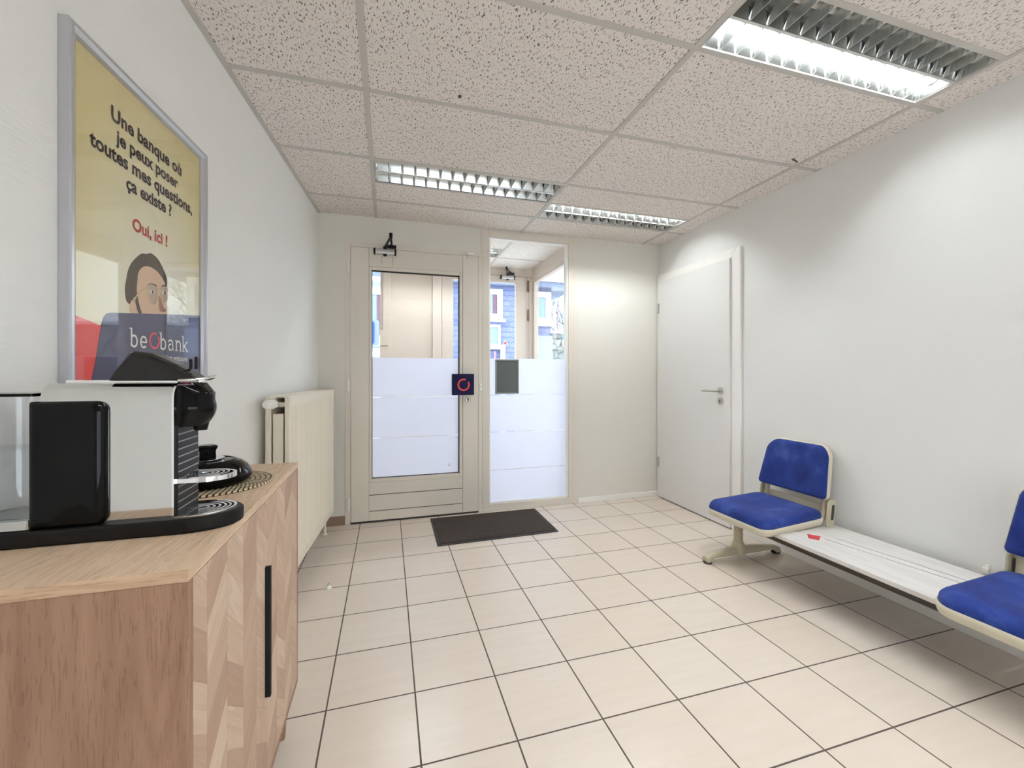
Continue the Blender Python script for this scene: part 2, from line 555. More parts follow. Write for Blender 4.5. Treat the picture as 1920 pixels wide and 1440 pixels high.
def ring_loft(bm, rings, cap0=True, cap1=True, closed=True):
    vs = [[bm.verts.new(p) for p in r] for r in rings]
    n = len(vs[0])
    for a, b in zip(vs, vs[1:]):
        for i in range(n if closed else n-1):
            j = (i+1) % n
            bm.faces.new((a[i], a[j], b[j], b[i]))
    if cap0 and closed:
        bm.faces.new(list(reversed(vs[0])))
    if cap1 and closed:
        bm.faces.new(vs[-1])
    return vs


def prism(bm, pts, fn, h0, h1):
    """extrude the outline pts (a,b) between heights h0, h1; fn maps (a,b,h) to xyz"""
    ring_loft(bm, [[fn(a, b, h0) for a, b in pts], [fn(a, b, h1) for a, b in pts]])


def frame_dirs(d):
    d = d.normalized()
    a = Vector((0, 0, 1)) if abs(d.z) < 0.9 else Vector((1, 0, 0))
    u = d.cross(a).normalized()
    return u, d.cross(u).normalized()


def tube(bm, pts, r, n=12, cap=True):
    pts = [Vector(p) for p in pts]
    rr = r if isinstance(r, (list, tuple)) else [r]*len(pts)
    rings = []
    u = None
    for i, p in enumerate(pts):
        d = (pts[min(i+1, len(pts)-1)]-pts[max(i-1, 0)]).normalized()
        if u is None:
            u, v = frame_dirs(d)
        else:
            u = (u-d*u.dot(d)).normalized()
            v = d.cross(u).normalized()
        rings.append([p+u*math.cos(2*PI*k/n)*rr[i]+v*math.sin(2*PI*k/n)*rr[i] for k in range(n)])
    ring_loft(bm, rings, cap, cap)


def cyl(bm, p0, p1, r, n=20, r1=None):
    tube(bm, [p0, p1], [r, r if r1 is None else r1], n)


def lathe(bm, prof, c=(0, 0, 0), n=48):
    rings = [[(c[0]+r*math.cos(2*PI*k/n), c[1]+r*math.sin(2*PI*k/n), c[2]+z) for k in range(n)] for r, z in prof]
    ring_loft(bm, rings)


def rrect(w, h, r, n=6, cx=0, cy=0):
    """rounded rectangle outline, full sizes w,h; r may be four radii (from +x+y counterclockwise)"""
    rs = r if isinstance(r, (list, tuple)) else [r]*4
    out = []
    for q, (sx, sy) in enumerate(((1, 1), (-1, 1), (-1, -1), (1, -1))):
        rr = rs[q]
        ox, oy = cx+sx*(w/2-rr), cy+sy*(h/2-rr)
        for k in range(n+1):
            a = q*PI/2+PI/2*k/n
            out.append((ox+rr*math.cos(a), oy+rr*math.sin(a)))
    return out


def smooth_loop(pts, k=4):
    out = []
    n = len(pts)
    for i in range(n):
        p0, p1, p2, p3 = [Vector(pts[(i+j-1) % n]) for j in range(4)]
        for s in range(k):
            t = s/k
            out.append(tuple(0.5*((2*p1)+(p2-p0)*t+(2*p0-5*p1+4*p2-p3)*t*t+(3*p1-p0-3*p2+p3)*t**3)))
    return out


def smooth_path(pts, k=6):
    P = [Vector(p) for p in pts]
    out = []
    for i in range(len(P)-1):
        p0, p1, p2, p3 = P[max(i-1, 0)], P[i], P[i+1], P[min(i+2, len(P)-1)]
        for s in range(k):
            t = s/k
            out.append(0.5*((2*p1)+(p2-p0)*t+(2*p0-5*p1+4*p2-p3)*t*t+(3*p1-p0-3*p2+p3)*t**3))
    out.append(P[-1])
    return out


def origin_of(o):
    v = Vector((0, 0, 0))
    while o is not None:
        v += o.location
        o = o.parent
    return v


def obj(name, bm, mat, parent=None, world=True, bevel=0.0, smooth=None, seg=2, label=None):
    """link bm as ONE mesh object; world=True: bm is in world coordinates"""
    bmesh.ops.recalc_face_normals(bm, faces=bm.faces[:])
    if world and parent is not None:
        bmesh.ops.translate(bm, verts=bm.verts[:], vec=-origin_of(parent))
    me = bpy.data.meshes.new(name)
    bm.to_mesh(me)
    bm.free()
    for m in (mat if isinstance(mat, (list, tuple)) else [mat]):
        me.materials.append(m)
    o = bpy.data.objects.new(name, me)
    C.objects.link(o)
    if parent is not None:
        o.parent = parent
    if bevel:
        md = o.modifiers.new('bevel', 'BEVEL')
        md.width = bevel
        md.segments = seg
        md.limit_method = 'ANGLE'
        md.angle_limit = math.radians(40)
    if smooth:
        for p in me.polygons:
            p.use_smooth = True
        e = o.modifiers.new('split', 'EDGE_SPLIT')
        e.split_angle = math.radians(smooth if smooth > 1 else 40)
    if label:
        o['label'] = label
    return o


def thing(name, label, cat, loc=(0, 0, 0), rotz=0.0, group=None):
    o = bpy.data.objects.new(name, None)
    C.objects.link(o)
    o.location = loc
    o.rotation_euler = (0, 0, rotz)
    o.empty_display_size = 0.05
    o['label'] = label
    o['category'] = cat
    if group:
        o['group'] = group
    return o


def tag(o, label, cat, group=None, kind=None):
    o['label'] = label
    o['category'] = cat
    if group:
        o['group'] = group
    if kind:
        o['kind'] = kind
    return o


def struct(name, bm, mat, label=None, cat=None, bevel=0.0, smooth=None):
    o = obj(name, bm, mat, None, bevel=bevel, smooth=smooth)
    o['kind'] = 'structure'
    if label:
        o['label'] = label
    if cat:
        o['category'] = cat
    return o


def struct_root(name, label, cat, loc):
    o = thing(name, label, cat, loc)
    o['kind'] = 'structure'
    return o


# ------------------------------------------------------------------ room shell
def wx(y):                                                   # the left wall leans in slightly
    return -0.776+0.0761*y


WANG = -math.atan(0.0761)
XL = -0.0885
GX = [XL, XL+1.2, XL+2.4]

bm = BM()
box(bm, -1.3, XR+0.1, YREAR, 3.613, -0.06, 0)
struct('floor', bm, M['floor'], 'beige square floor tiles with dark grout across the waiting room', 'floor')

# ceiling: one slab with openings for the fixtures
FIX = [(XL+1.2, XL+2.4, 1.037, 1.3315), (XL, XL+1.2, 2.5435, 2.8385), (XL+1.2, XL+2.4, 2.8435, 3.1275),
       (XL+1.2, XL+2.4, -0.76, -0.4685), (XL, XL+1.2, -0.1635, 0.1255)]
xs = sorted(set([-1.2, XR+0.05]+[v for f in FIX for v in f[:2]]))
ys = sorted(set([YREAR, YB+0.06]+[v for f in FIX for v in f[2:]]))
bm = BM()
for i in range(len(xs)-1):
    for j in range(len(ys)-1):
        cx, cy = (xs[i]+xs[i+1])/2, (ys[j]+ys[j+1])/2
        if any(f[0] < cx < f[1] and f[2] < cy < f[3] for f in FIX):
            continue
        box(bm, xs[i], xs[i+1], ys[j], ys[j+1], CH, CH+0.02)
struct('ceiling', bm, M['ceil'], 'suspended ceiling of pale fissured mineral tiles', 'ceiling')

# ceiling grid bars
bm = BM()
zb = CH-0.0035
for x in GX:
    box(bm, x-0.012, x+0.012, YREAR, YB-0.001, zb, CH+0.002)
rows_all = [3.1315-0.6*k for k in range(9)]
spans = [(-1.1, GX[0]-0.012), (GX[0]+0.012, GX[1]-0.012), (GX[1]+0.012, GX[2]-0.012), (GX[2]+0.012, XR-0.001)]
for k, (a, b_) in enumerate(spans):
    for y in rows_all:
        a2 = wx(y)+0.002 if k == 0 else a
        box(bm, a2, b_, y-0.012, y+0.012, zb, CH+0.002)
for f in FIX:                                               # bars along the free long side of each fixture
    for y in (f[2], f[3]):
        if min(abs(y-r) for r in rows_all) > 0.02:
            box(bm, f[0]+0.012, f[1]-0.012, y-0.010, y+0.010, zb, CH+0.002)
struct('trim_1', bm, M['grid'], 'pale grey metal grid bars between the ceiling tiles', 'ceiling grid')
bm = BM()
p = [(wx(YREAR), YREAR), (wx(YB), YB), (wx(YB)+0.022, YB), (wx(YREAR)+0.022, YREAR)]
prism(bm, p, lambda a, b, h: (a, b, h), CH-0.005, CH+0.002)
struct('trim_2', bm, M['grid'], 'grey edge angle where ceiling meets the poster wall', 'ceiling trim')

# walls
bm = BM()
prism(bm, [(wx(YREAR), YREAR), (wx(3.61), 3.61), (wx(3.61)-0.12, 3.61), (wx(YREAR)-0.12, YREAR)], lambda a, b, h: (a, b, h), -0.06, CH+0.3)
struct('wall_left', bm, M['wall_l'], 'white textured wall behind the poster and sideboard', 'wall')
bm = BM()
box(bm, XR, XR+0.12, YREAR, 3.613, -0.06, CH+0.3)
struct('wall_right', bm, M['wall_r'], 'plain white wall behind the blue seats', 'wall')
bm = BM()
RW = (0.05, 2.35, 0.15, 1.48)
box(bm, -1.2, RW[0], YREAR-0.1, YREAR, -0.06, CH+0.3)
box(bm, RW[1], XR+0.1, YREAR-0.1, YREAR, -0.06, CH+0.3)
box(bm, RW[0], RW[1], YREAR-0.1, YREAR, -0.06, RW[2])
box(bm, RW[0], RW[1], YREAR-0.1, YREAR, RW[3], CH+0.3)
struct('wall_rear', bm, M['wall'], 'white wall behind the viewer', 'wall')
w4 = struct_root('fill_window', 'unseen wide low window added behind the viewer for fill light', 'window', (1.2, YREAR, RW[2]))  # out-of-view opening, added so daylight flattens the room lighting
bm = BM()
for a in ((RW[0], RW[0]+0.06, RW[2], RW[3]), (RW[1]-0.06, RW[1], RW[2], RW[3]), (1.17, 1.23, RW[2]+0.06, RW[3]-0.06), (RW[0]+0.06, RW[1]-0.06, RW[2], RW[2]+0.06), (RW[0]+0.06, RW[1]-0.06, RW[3]-0.06, RW[3])):
    box(bm, a[0], a[1], YREAR-0.08, YREAR-0.02, a[2], a[3])
obj('frame', bm, M['frame'], w4)
bm = BM()
box(bm, RW[0]+0.06, RW[1]-0.06, YREAR-0.052, YREAR-0.048, RW[2]+0.06, RW[3]-0.06)
obj('glass_pane', bm, M['glass'], w4)
DX0, DX1, DZ = -0.316, 0.764, 2.184                          # entrance door opening
WX1, WZ = 1.644, 2.3775                                      # side window opening
bm = BM()
box(bm, -0.62, DX0, YB, 3.613, -0.06, CH+0.3)
box(bm, DX0, DX1, YB, 3.613, DZ, CH+0.3)
box(bm, DX1, WX1, YB, 3.613, WZ, CH+0.3)
box(bm, WX1, XR+0.05, YB, 3.613, -0.06, CH+0.3)
struct('wall_back', bm, M['wall_beige'], 'off-white wall around the glazed entrance door', 'wall')

bm = BM()
box(bm, wx(3.48), DX0-0.001, YB-0.012, YB, 0, 0.068)
struct('baseboard_left', bm, M['tile_base'], 'brown tile skirting left of the entrance door', 'skirting')
bm = BM()
box(bm, WX1+0.002, XR, YB-0.014, YB, 0, 0.045)
struct('baseboard_back', bm, M['trim_white'], 'white skirting right of the side window', 'skirting', bevel=0.003)
bm = BM()
box(bm, XR-0.014, XR, YREAR, 2.485, 0, 0.058)
struct('baseboard_right', bm, M['trim_white'], 'white skirting under the blue seats', 'skirting', bevel=0.003)


# ------------------------------------------------------------------ entrance door (door_1)
def hinge(parent, x, y, z, mat, h=0.09, r=0.0095):
    bm = BM()
    cyl(bm, (x, y, z-h/2), (x, y, z-0.002), r, 14)
    cyl(bm, (x, y, z+0.002), (x, y, z+h/2), r, 14)
    cyl(bm, (x, y, z-h/2-0.004), (x, y, z+h/2+0.004), r*0.7, 12)
    return obj('hinge', bm, mat, parent, smooth=40)


def ring_arc(bm, r0, r1, a0, a1, fn, h0, h1, n=40):
    """open ring with rounded ends"""
    rm, w = (r0+r1)/2, (r1-r0)/2
    pts = []
    for k in range(n+1):
        a = a0+(a1-a0)*k/n
        pts.append((r1*math.cos(a), r1*math.sin(a)))
    for k in range(1, 8):
        b = PI*k/8
        pts.append((rm*math.cos(a1)+w*math.cos(a1+b), rm*math.sin(a1)+w*math.sin(a1+b)))
    for k in range(n+1):
        a = a1+(a0-a1)*k/n
        pts.append((r0*math.cos(a), r0*math.sin(a)))
    for k in range(1, 8):
        b = PI+PI*k/8
        pts.append((rm*math.cos(a0)+w*math.cos(a0+b), rm*math.sin(a0)+w*math.sin(a0+b)))
    prism(bm, pts, fn, h0, h1)


bm = BM()
fy0, fy1 = YB-0.006, YB+0.1
box(bm, DX0, -0.276, fy0, fy1, 0, DZ)
box(bm, -0.276, DX1, fy0, fy1, 2.150, DZ)
box(bm, 0.731, DX1, fy0, fy1, 0, 2.150)
trim_f = struct('trim_3', bm, M['frame'], 'cream door frame around the entrance door', 'door frame', bevel=0.003)

door = struct_root('door_1', 'cream entrance door with tall half-frosted glass pane', 'door', (0.2275, YB, 0))
ly0, ly1 = YB-0.014, YB+0.04
LX0, LX1 = -0.272, 0.728
bm = BM()
box(bm, LX0, -0.1405, ly0, ly1, 0.014, 2.147)
obj('stile', bm, M['frame'], door, bevel=0.003)
bm = BM()
box(bm, 0.5975, LX1, ly0, ly1, 0.014, 2.147)
obj('stile', bm, M['frame'], door, bevel=0.003)
bm = BM()
box(bm, -0.1395, 0.5965, ly0+0.001, ly1, 2.006, 2.147)
obj('top_rail', bm, M['frame'], door, bevel=0.002)
bm = BM()
for z0, z1 in ((0.014, 0.0865), (0.0915, 0.2125), (0.2175, 0.312)):
    box(bm, -0.1395, 0.5965, ly0+0.001, ly1, z0, z1)
box(bm, -0.1395, 0.5965, ly0+0.008, ly1-0.004, 0.02, 0.31)
obj('bottom_panel', bm, M['frame'], door, bevel=0.002)
bm = BM()
for z in (0.089, 0.215):
    box(bm, -0.139, 0.596, ly0+0.004, ly0+0.0085, z-0.0024, z+0.0024)
obj('groove', bm, M['frame_dark'], door)
bm = BM()
for x, z in ((-0.047, 2.018), (0.036, 2.008)):
    prism(bm, smooth_loop([(x-0.002, 2.09), (x+0.003, 2.09), (x+0.0028, 2.05), (x+0.0015, z), (x-0.001, z), (x-0.002, 2.05)]), lambda a, b, h: (a, h, b), ly0-0.0002, ly0+0.0012)
obj('rust_streaks', bm, simple('tan_rust_streak', srgb(196, 178, 146), 0.5), door)
# glazing bead, gasket, pane, film
GX0, GX1, GZ0, GZ1 = -0.120, 0.572, 0.341, 1.979
bm = BM()
for a in ((-0.1395, GX0, 0.312, 2.006), (GX1, 0.5965, 0.312, 2.006), (GX0, GX1, 0.312, GZ0), (GX0, GX1, GZ1, 2.006)):
    box(bm, a[0], a[1], ly0+0.003, ly1, a[2], a[3])
obj('glazing_bead', bm, M['frame'], door, bevel=0.004)
bm = BM()
for a in ((GX0, GX0+0.005, GZ0, GZ1), (GX1-0.009, GX1, GZ0, GZ1), (GX0, GX1, GZ0, GZ0+0.006), (GX0, GX1, GZ1-0.011, GZ1)):
    box(bm, a[0], a[1], YB+0.004, YB+0.010, a[2], a[3])
obj('gasket', bm, M['gasket'], door)
bm = BM()
box(bm, GX0, GX1, YB+0.0145, YB+0.0185, GZ0, GZ1)
obj('glass_pane', bm, M['glass'], door)
bm = BM()
for z0, z1 in ((GZ0+0.002, 0.6535), (0.6575, 0.9765), (0.9805, 1.293)):
    box(bm, GX0+0.003, GX1-0.006, YB+0.0125, YB+0.0135, z0, z1)
obj('privacy_film', bm, M['film'], door, label='white frosted film on the lower half of the pane')
for z in (1.98, 1.077, 0.157):
    hinge(door, -0.290, YB-0.014, z, M['white_plastic'])
# lock cylinder
bm = BM()
cyl(bm, (0.640, ly0-0.007, 0.947), (0.640, ly0+0.003, 0.947), 0.021, 28)
lk = obj('lock_cylinder', bm, M['steel'], door, smooth=40, bevel=0.002)
bm = BM()
cyl(bm, (0.640, ly0-0.009, 0.951), (0.640, ly0-0.006, 0.951), 0.008, 16)
box(bm, 0.636, 0.644, ly0-0.009, ly0-0.006, 0.934, 0.951)
obj('keyhole', bm, M['slot'], lk)
# navy pull box with the open ring
bx0, bx1, bz0, bz1, by0 = 0.5025, 0.6835, 0.989, 1.163, YB-0.062
bm = BM()
box(bm, bx0, bx1, by0, YB-0.030, bz0, bz1)
pull = obj('pull_plate', bm, M['blue_box'], door, bevel=0.003, label='navy square door pull with a red open ring')
bm = BM()
box(bm, 0.622, 0.655, YB-0.030, ly0, 1.03, 1.12)
obj('mounting_foot', bm, M['black'], pull)
cxr, czr = (bx0+bx1)/2+0.0035, (bz0+bz1)/2-0.002
bm = BM()
ring_arc(bm, 0.038, 0.0505, math.radians(76), math.radians(385), lambda a, b, h: (cxr+a, by0-h, czr+b), -0.002, 0.0012)
obj('ring_emblem', bm, M['red_print'], pull)
# small warning triangle on the film
bm = BM()
for k in range(3):
    A = [Vector((0.490+0.016*math.cos(PI/2+2*PI*(k+j)/3), 0.408+0.016*math.sin(PI/2+2*PI*(k+j)/3))) for j in (0, 1)]
    B = [Vector((0.490, 0.408))+(p-Vector((0.490, 0.408)))*0.72 for p in A]
    prism(bm, [tuple(A[0]), tuple(A[1]), tuple(B[1]), tuple(B[0])], lambda a, b, h: (a, h, b), YB+0.0118, YB+0.0126)
obj('warning_triangle', bm, simple('pale_red_sticker', srgb(214, 120, 120), 0.5), door)
# threshold and strike plate
bm = BM()
box(bm, -0.276, 0.731, YB-0.012, YB+0.1, 0, 0.012)
struct('trim_4', bm, M['gasket'], 'dark threshold under the entrance door', 'threshold')
strike = thing('strike_plate', 'small white latch plate on the post right of the navy door pull', 'latch', (0.752, YB-0.006, 1.05))
bm = BM()
box(bm, 0.741, 0.762, YB-0.013, YB-0.006, 1.022, 1.084)
obj('plate', bm, M['white_plastic'], strike, bevel=0.003)
bm = BM()
cyl(bm, (0.7515, YB-0.016, 1.055), (0.7515, YB-0.0125, 1.055), 0.006, 16)
obj('screw', bm, M['steel'], strike)


def door_closer(label, x, y, z, elbow, group):
    """body on the leaf, two-piece arm reaching out and back to the frame"""
    t = thing('door_closer', label, 'door closer', (x, y, z), 0, group)
    w = 0.168
    bm = BM()
    prism(bm, rrect(0.046, 0.040, 0.010, 4, y-0.024, z), lambda a, b, h: (h, a, b), x-w/2+0.012, x+w/2-0.012)
    obj('body', bm, M['alu'], t, smooth=40)
    bm = BM()
    prism(bm, rrect(0.050, 0.044, 0.010, 4, y-0.025, z), lambda a, b, h: (h, a, b), x-w/2, x-w/2+0.013)
    obj('end_cap', bm, M['black'], t)
    bm = BM()
    prism(bm, rrect(0.050, 0.044, 0.010, 4, y-0.025, z), lambda a, b, h: (h, a, b), x+w/2-0.013, x+w/2)
    obj('end_cap', bm, M['black'], t)
    bm = BM()
    cyl(bm, (x, y-0.026, z-0.032), (x, y-0.026, z+0.04), 0.014, 18)
    obj('spindle', bm, M['black'], t)
    ex, ey, ez = elbow
    bm = BM()
    p0 = Vector((x, y-0.026, z+0.036)); e = Vector(elbow); p1 = Vector((x+0.05, y-0.012, z+0.048))
    tube(bm, [p0, e], [0.010, 0.008], 8)
    obj('arm', bm, M['black'], t)
    bm = BM()
    tube(bm, [p1, e+Vector((0, 0, 0.012))], [0.008, 0.008], 8)
    cyl(bm, e-Vector((0, 0, 0.012)), e+Vector((0, 0, 0.024)), 0.012, 12)
    obj('arm', bm, M['black'], t)
    bm = BM()
    box(bm, x+0.015, x+0.085, y-0.022, y, z+0.036, z+0.060)
    obj('arm_bracket', bm, M['black'], t, bevel=0.002)
    return t


door_closer('grey door closer with black scissor arm above the near entrance door', -0.020, ly0, 2.118, (0.022, 3.215, 2.168), 'door closers')

sens = thing('door_contact', 'small white contact switch at the top right of the entrance door', 'sensor', (0.66, YB-0.012, 2.15))
bm = BM()
box(bm, 0.632, 0.690, YB-0.034, YB-0.007, 2.151, 2.171)
obj('switch_body', bm, M['white_plastic'], sens, bevel=0.003)
bm = BM()
box(bm, 0.632, 0.690, YB-0.034, ly0, 2.126, 2.146)
obj('magnet', bm, M['frame'], sens, bevel=0.003)
bm = BM()
tube(bm, smooth_path([(0.69, YB-0.010, 2.163), (0.735, YB-0.010, 2.163), (0.748, YB-0.006, 2.172), (0.752, YB-0.006, 2.19), (0.752, YB-0.005, 2.30), (0.752, YB-0.005, 2.391)]), 0.0032, 8)
obj('cable', bm, M['frame'], sens, smooth=40)

# ------------------------------------------------------------------ side window (window_1)
win = struct_root('window_1', 'tall fixed glass panel with frosted lower half beside the door', 'window', (1.2, YB, 0))
SX0, SX1, SZ0, SZ1 = 0.829, 1.540, 0.062, 2.322
bm = BM()
box(bm, DX1, SX0-0.004, fy0, fy1, 0, WZ)
box(bm, SX1+0.012, 1.600, fy0, fy1, 0, WZ)
box(bm, SX0-0.004, SX1+0.012, fy0, fy1, SZ1+0.004, WZ)
box(bm, SX0-0.004, SX1+0.012, fy0, fy1, 0, SZ0-0.004)
obj('frame', bm, M['frame'], win, bevel=0.003)
bm = BM()
box(bm, 1.6015, WX1, YB-0.001, fy1, 0, WZ)
obj('jamb', bm, M['frame'], win, bevel=0.002)
bm = BM()
for a in ((SX0-0.004, SX0+0.006, SZ0, SZ1), (SX1-0.004, SX1+0.012, SZ0, SZ1), (SX0, SX1, SZ0-0.004, SZ0+0.010), (SX0, SX1, SZ1-0.006, SZ1+0.004)):
    box(bm, a[0], a[1], YB+0.001, YB+0.03, a[2], a[3])
obj('glazing_bead', bm, M['trim_white'], win, bevel=0.002)
bm = BM()
box(bm, SX0, SX1, YB+0.0145, YB+0.0185, SZ0, SZ1)
obj('glass_pane', bm, M['glass'], win)
bm = BM()
for z0, z1 in ((SZ0+0.008, 0.339), (0.343, 0.664), (0.668, 0.980), (0.984, 1.294)):
    box(bm, SX0+0.007, SX1-0.005, YB+0.0125, YB+0.0135, z0, z1)
obj('privacy_film', bm, M['film'], win, label='white frosted film on the lower half of the pane')

pad = thing('notice_panel', 'slate grey rectangular panel fixed on the frosted side window', 'panel', (0.985, YB, 1.14))
bm = BM()
for a in ((0.880, 0.893, 0.993, 1.287), (1.077, 1.090, 0.993, 1.287), (0.893, 1.077, 0.993, 1.006), (0.893, 1.077, 1.274, 1.287)):
    box(bm, a[0], a[1], YB+0.001, YB+0.0125, a[2], a[3])
obj('border', bm, M['grey_pad_edge'], pad, bevel=0.001)
bm = BM()
box(bm, 0.893, 1.077, YB+0.005, YB+0.0125, 1.006, 1.274)
obj('face', bm, M['grey_pad'], pad)

# ------------------------------------------------------------------ white door on the right wall (door_2)
d2 = struct_root('door_2', 'plain white flush door on the right wall', 'door', (XR, 3.0, 0))
bm = BM()
box(bm, XR-0.036, XR, 2.578, 3.432, 0.008, 2.032)
obj('leaf', bm, M['door_white'], d2, bevel=0.003)
bm = BM()
box(bm, XR-0.020, XR, 2.492, 2.577, 0, 2.098)
box(bm, XR-0.020, XR, 3.434, 3.484, 0, 2.098)
box(bm, XR-0.020, XR, 2.577, 3.434, 2.036, 2.098)
obj('frame', bm, M['trim_white'], d2, bevel=0.003)
bm = BM()
cyl(bm, (XR-0.043, 2.665, 1.033), (XR-0.036, 2.665, 1.033), 0.027, 28)
hr = obj('handle_rose', bm, M['steel'], d2, smooth=40)
bm = BM()
tube(bm, smooth_path([(XR-0.043, 2.665, 1.033), (XR-0.075, 2.665, 1.033), (XR-0.090, 2.680, 1.033), (XR-0.092, 2.72, 1.033), (XR-0.092, 2.80, 1.033)]), 0.0095, 14)
obj('lever', bm, M['steel'], hr, smooth=50)
bm = BM()
cyl(bm, (XR-0.043, 2.665, 0.955), (XR-0.036, 2.665, 0.955), 0.027, 28)
es = obj('key_escutcheon', bm, M['steel'], d2, smooth=40)
bm = BM()
box(bm, XR-0.0445, XR-0.0425, 2.661, 2.669, 0.941, 0.967)
obj('keyhole', bm, M['slot'], es)
for z in (1.78, 0.335):
    hinge(d2, XR-0.040, 3.437, z, M['steel'], 0.085, 0.007)


# ------------------------------------------------------------------ ceiling light fixtures
def fixture(x0, x1, y0, y1, lit, label, zc=CH, tz=0.058, fh=0.040, group='recessed ceiling lights'):
    cx, cy = (x0+x1)/2, (y0+y1)/2
    t = thing('ceiling_light', label, 'ceiling light', (cx, cy, zc), 0, group)
    x0 += 0.014; x1 -= 0.014
    bm = BM()
    zt = zc+0.095
    box(bm, x0-0.004, x1+0.004, y0-0.002, y1+0.002, zt, zt+0.004)
    box(bm, x0-0.006, x0-0.002, y0-0.002, y1+0.002, zc, zt)
    box(bm, x1+0.002, x1+0.006, y0-0.002, y1+0.002, zc, zt)
    box(bm, x0, x1, y0-0.004, y0, zc, zt)
    box(bm, x0, x1, y1, y1+0.004, zc, zt)
    obj('housing', bm, M['housing'], t)
    bm = BM()
    w = 0.010
    box(bm, x0, x1, y0, y0+w, zc-0.003, zc+0.004)
    box(bm, x0, x1, y1-w, y1, zc-0.003, zc+0.004)
    box(bm, x0, x0+w*0.6, y0+w, y1-w, zc-0.003, zc+0.004)
    box(bm, x1-w*0.6, x1, y0+w, y1-w, zc-0.003, zc+0.004)
    obj('rim', bm, M['grid'], t, bevel=0.001)
    bm = BM()
    box(bm, x0+0.006, x1-0.006, cy-0.006, cy+0.006, zc-0.001, zc+0.012)
    obj('centre_spine', bm, M['louver'], t)
    xi0, xi1 = x0+0.008, x1-0.008
    for s in (0, 1):
        b0 = y0+w if s == 0 else cy+0.006
        b1 = cy-0.006 if s == 0 else y1-w
        bc, hw = (b0+b1)/2, (b1-b0)/2
        # parabolic trough
        bm = BM()
        prof = []
        for k in range(-8, 9):
            q = k/8
            prof.append((bc+hw*q, zc+0.002+0.084*(1-abs(q)**2.4)))
        ring_loft(bm, [[(xi0, a, b) for a, b in prof], [(xi1, a, b) for a, b in prof]], closed=False)
        obj('reflector', bm, M['reflector'], t, smooth=60)
        # tube
        bm = BM()
        cyl(bm, (xi0+0.03, bc, zc+tz), (xi1-0.03, bc, zc+tz), 0.013, 14)
        tb = obj('tube', bm, M['tube_on'] if s in lit else M['tube_off'], t, smooth=60)
        for a, b in ((xi0, xi0+0.03), (xi1-0.03, xi1)):
            bm = BM()
            box(bm, a, b, bc-0.014, bc+0.014, zc+tz-0.020, zc+0.080)
            obj('lamp_holder', bm, M['white_plastic'], tb)
        # louvre fins: wedge blades with a scooped lower edge
        bm = BM()
        nf = 15
        for i in range(nf+1):
            fx = xi0+(xi1-xi0)*i/nf
            rings = []
            for k in range(0, 9):
                q = -1+2*k/8
                zt_ = zc+0.002+fh*(1-abs(q)**3)+0.001
                zt_ = max(zt_, zc+0.004)
                zl = zc+0.001
                th = 0.0075
                yy = bc+hw*q
                rings.append([(fx-0.0008, yy, zl), (fx+0.0008, yy, zl), (fx+th, yy, zt_), (fx-th, yy, zt_)])
            ring_loft(bm, rings)
        obj('louvre', bm, M['louver'], t)
    return t


fixture(*FIX[0], (1,), 'large louvred light nearest the viewer, one lit half and one dark half')
fixture(*FIX[1], (), 'unlit louvred ceiling light above the entrance door')
fixture(*FIX[2], (0,), 'bright louvred ceiling light above the side window', tz=0.045, fh=0.027)
fixture(*FIX[3], (0,), 'half-lit louvred fill light added unseen behind the viewer, over the seat side')  # added fixture out of view, evens the light from the rear
fixture(*FIX[4], (1,), 'half-lit louvred fill light added unseen overhead of the viewer, on the sideboard side')  # added out of view to brighten the left wall and poster

# stain marks on the ceiling tiles
bm = BM()
prism(bm, smooth_loop([(2.215, 1.868), (2.235, 1.878), (2.262, 1.884), (2.285, 1.892), (2.278, 1.880), (2.250, 1.869), (2.228, 1.861)]), lambda a, b, h: (a, b, h), CH-0.0012, CH)
tag(obj('stain', bm, M['mark']), 'small brown smudge on the ceiling near the right wall', 'stain')
bm = BM()
ring_arc(bm, 0.004, 0.0085, 0.4, 5.6, lambda a, b, h: (0.306+a, 1.859+b, h), CH-0.004, CH)
tag(obj('ceiling_hook', bm, M['mark']), 'tiny dark hook screwed into a ceiling tile', 'hook')


# ------------------------------------------------------------------ framed poster
pr = thing('framed_poster', 'tall silver-framed yellow bank poster on the left wall', 'poster', (wx(1.45), 1.45, 0), WANG)
o0, o1, q0, q1, iz0, iz1, oz0, oz1 = -0.292, 0.318, -0.268, 0.292, 1.140, 1.921, 1.115, 1.946
bm = BM()
prof = [(0.001, 0.0), (0.020, 0.0), (0.023, 0.004), (0.023, 0.012), (0.018, 0.022), (0.010, 0.025), (0.004, 0.025)]


def mitre(a0, a1, b0, b1):
    rings = []
    for sy, sz in ((-1, -1), (1, -1), (1, 1), (-1, 1)):
        r = []
        for x, d in prof:
            yy = a0+d if sy < 0 else a1-d
            zz = b0+d if sz < 0 else b1-d
            r.append((x, yy, zz))
        rings.append(r)
    return rings


R4 = mitre(o0, o1, oz0, oz1)
for k in range(4):
    ring_loft(bm, [R4[k], R4[(k+1) % 4]])
obj('frame', bm, M['alu_frame'], pr, world=False)
bm = BM()
box(bm, 0.001, 0.006, q0-0.004, q1+0.004, iz0-0.004, iz1+0.004)
sheet = obj('poster_sheet', bm, M['paper'], pr, world=False)
bm = BM()
box(bm, 0.0098, 0.0108, q0-0.003, q1+0.003, iz0-0.003, iz1+0.003)
obj('cover_sheet', bm, M['poster_glass'], pr, world=False)
PX = 0.006


def pf(a, b, h):
    return (PX+h, a, b)


def printed(name, pts, mat, h, sm=False, lab=None):
    bm = BM()
    prism(bm, smooth_loop(pts) if sm else pts, pf, 0.0, h)
    return obj(name, bm, mat, sheet, world=False, label=lab)


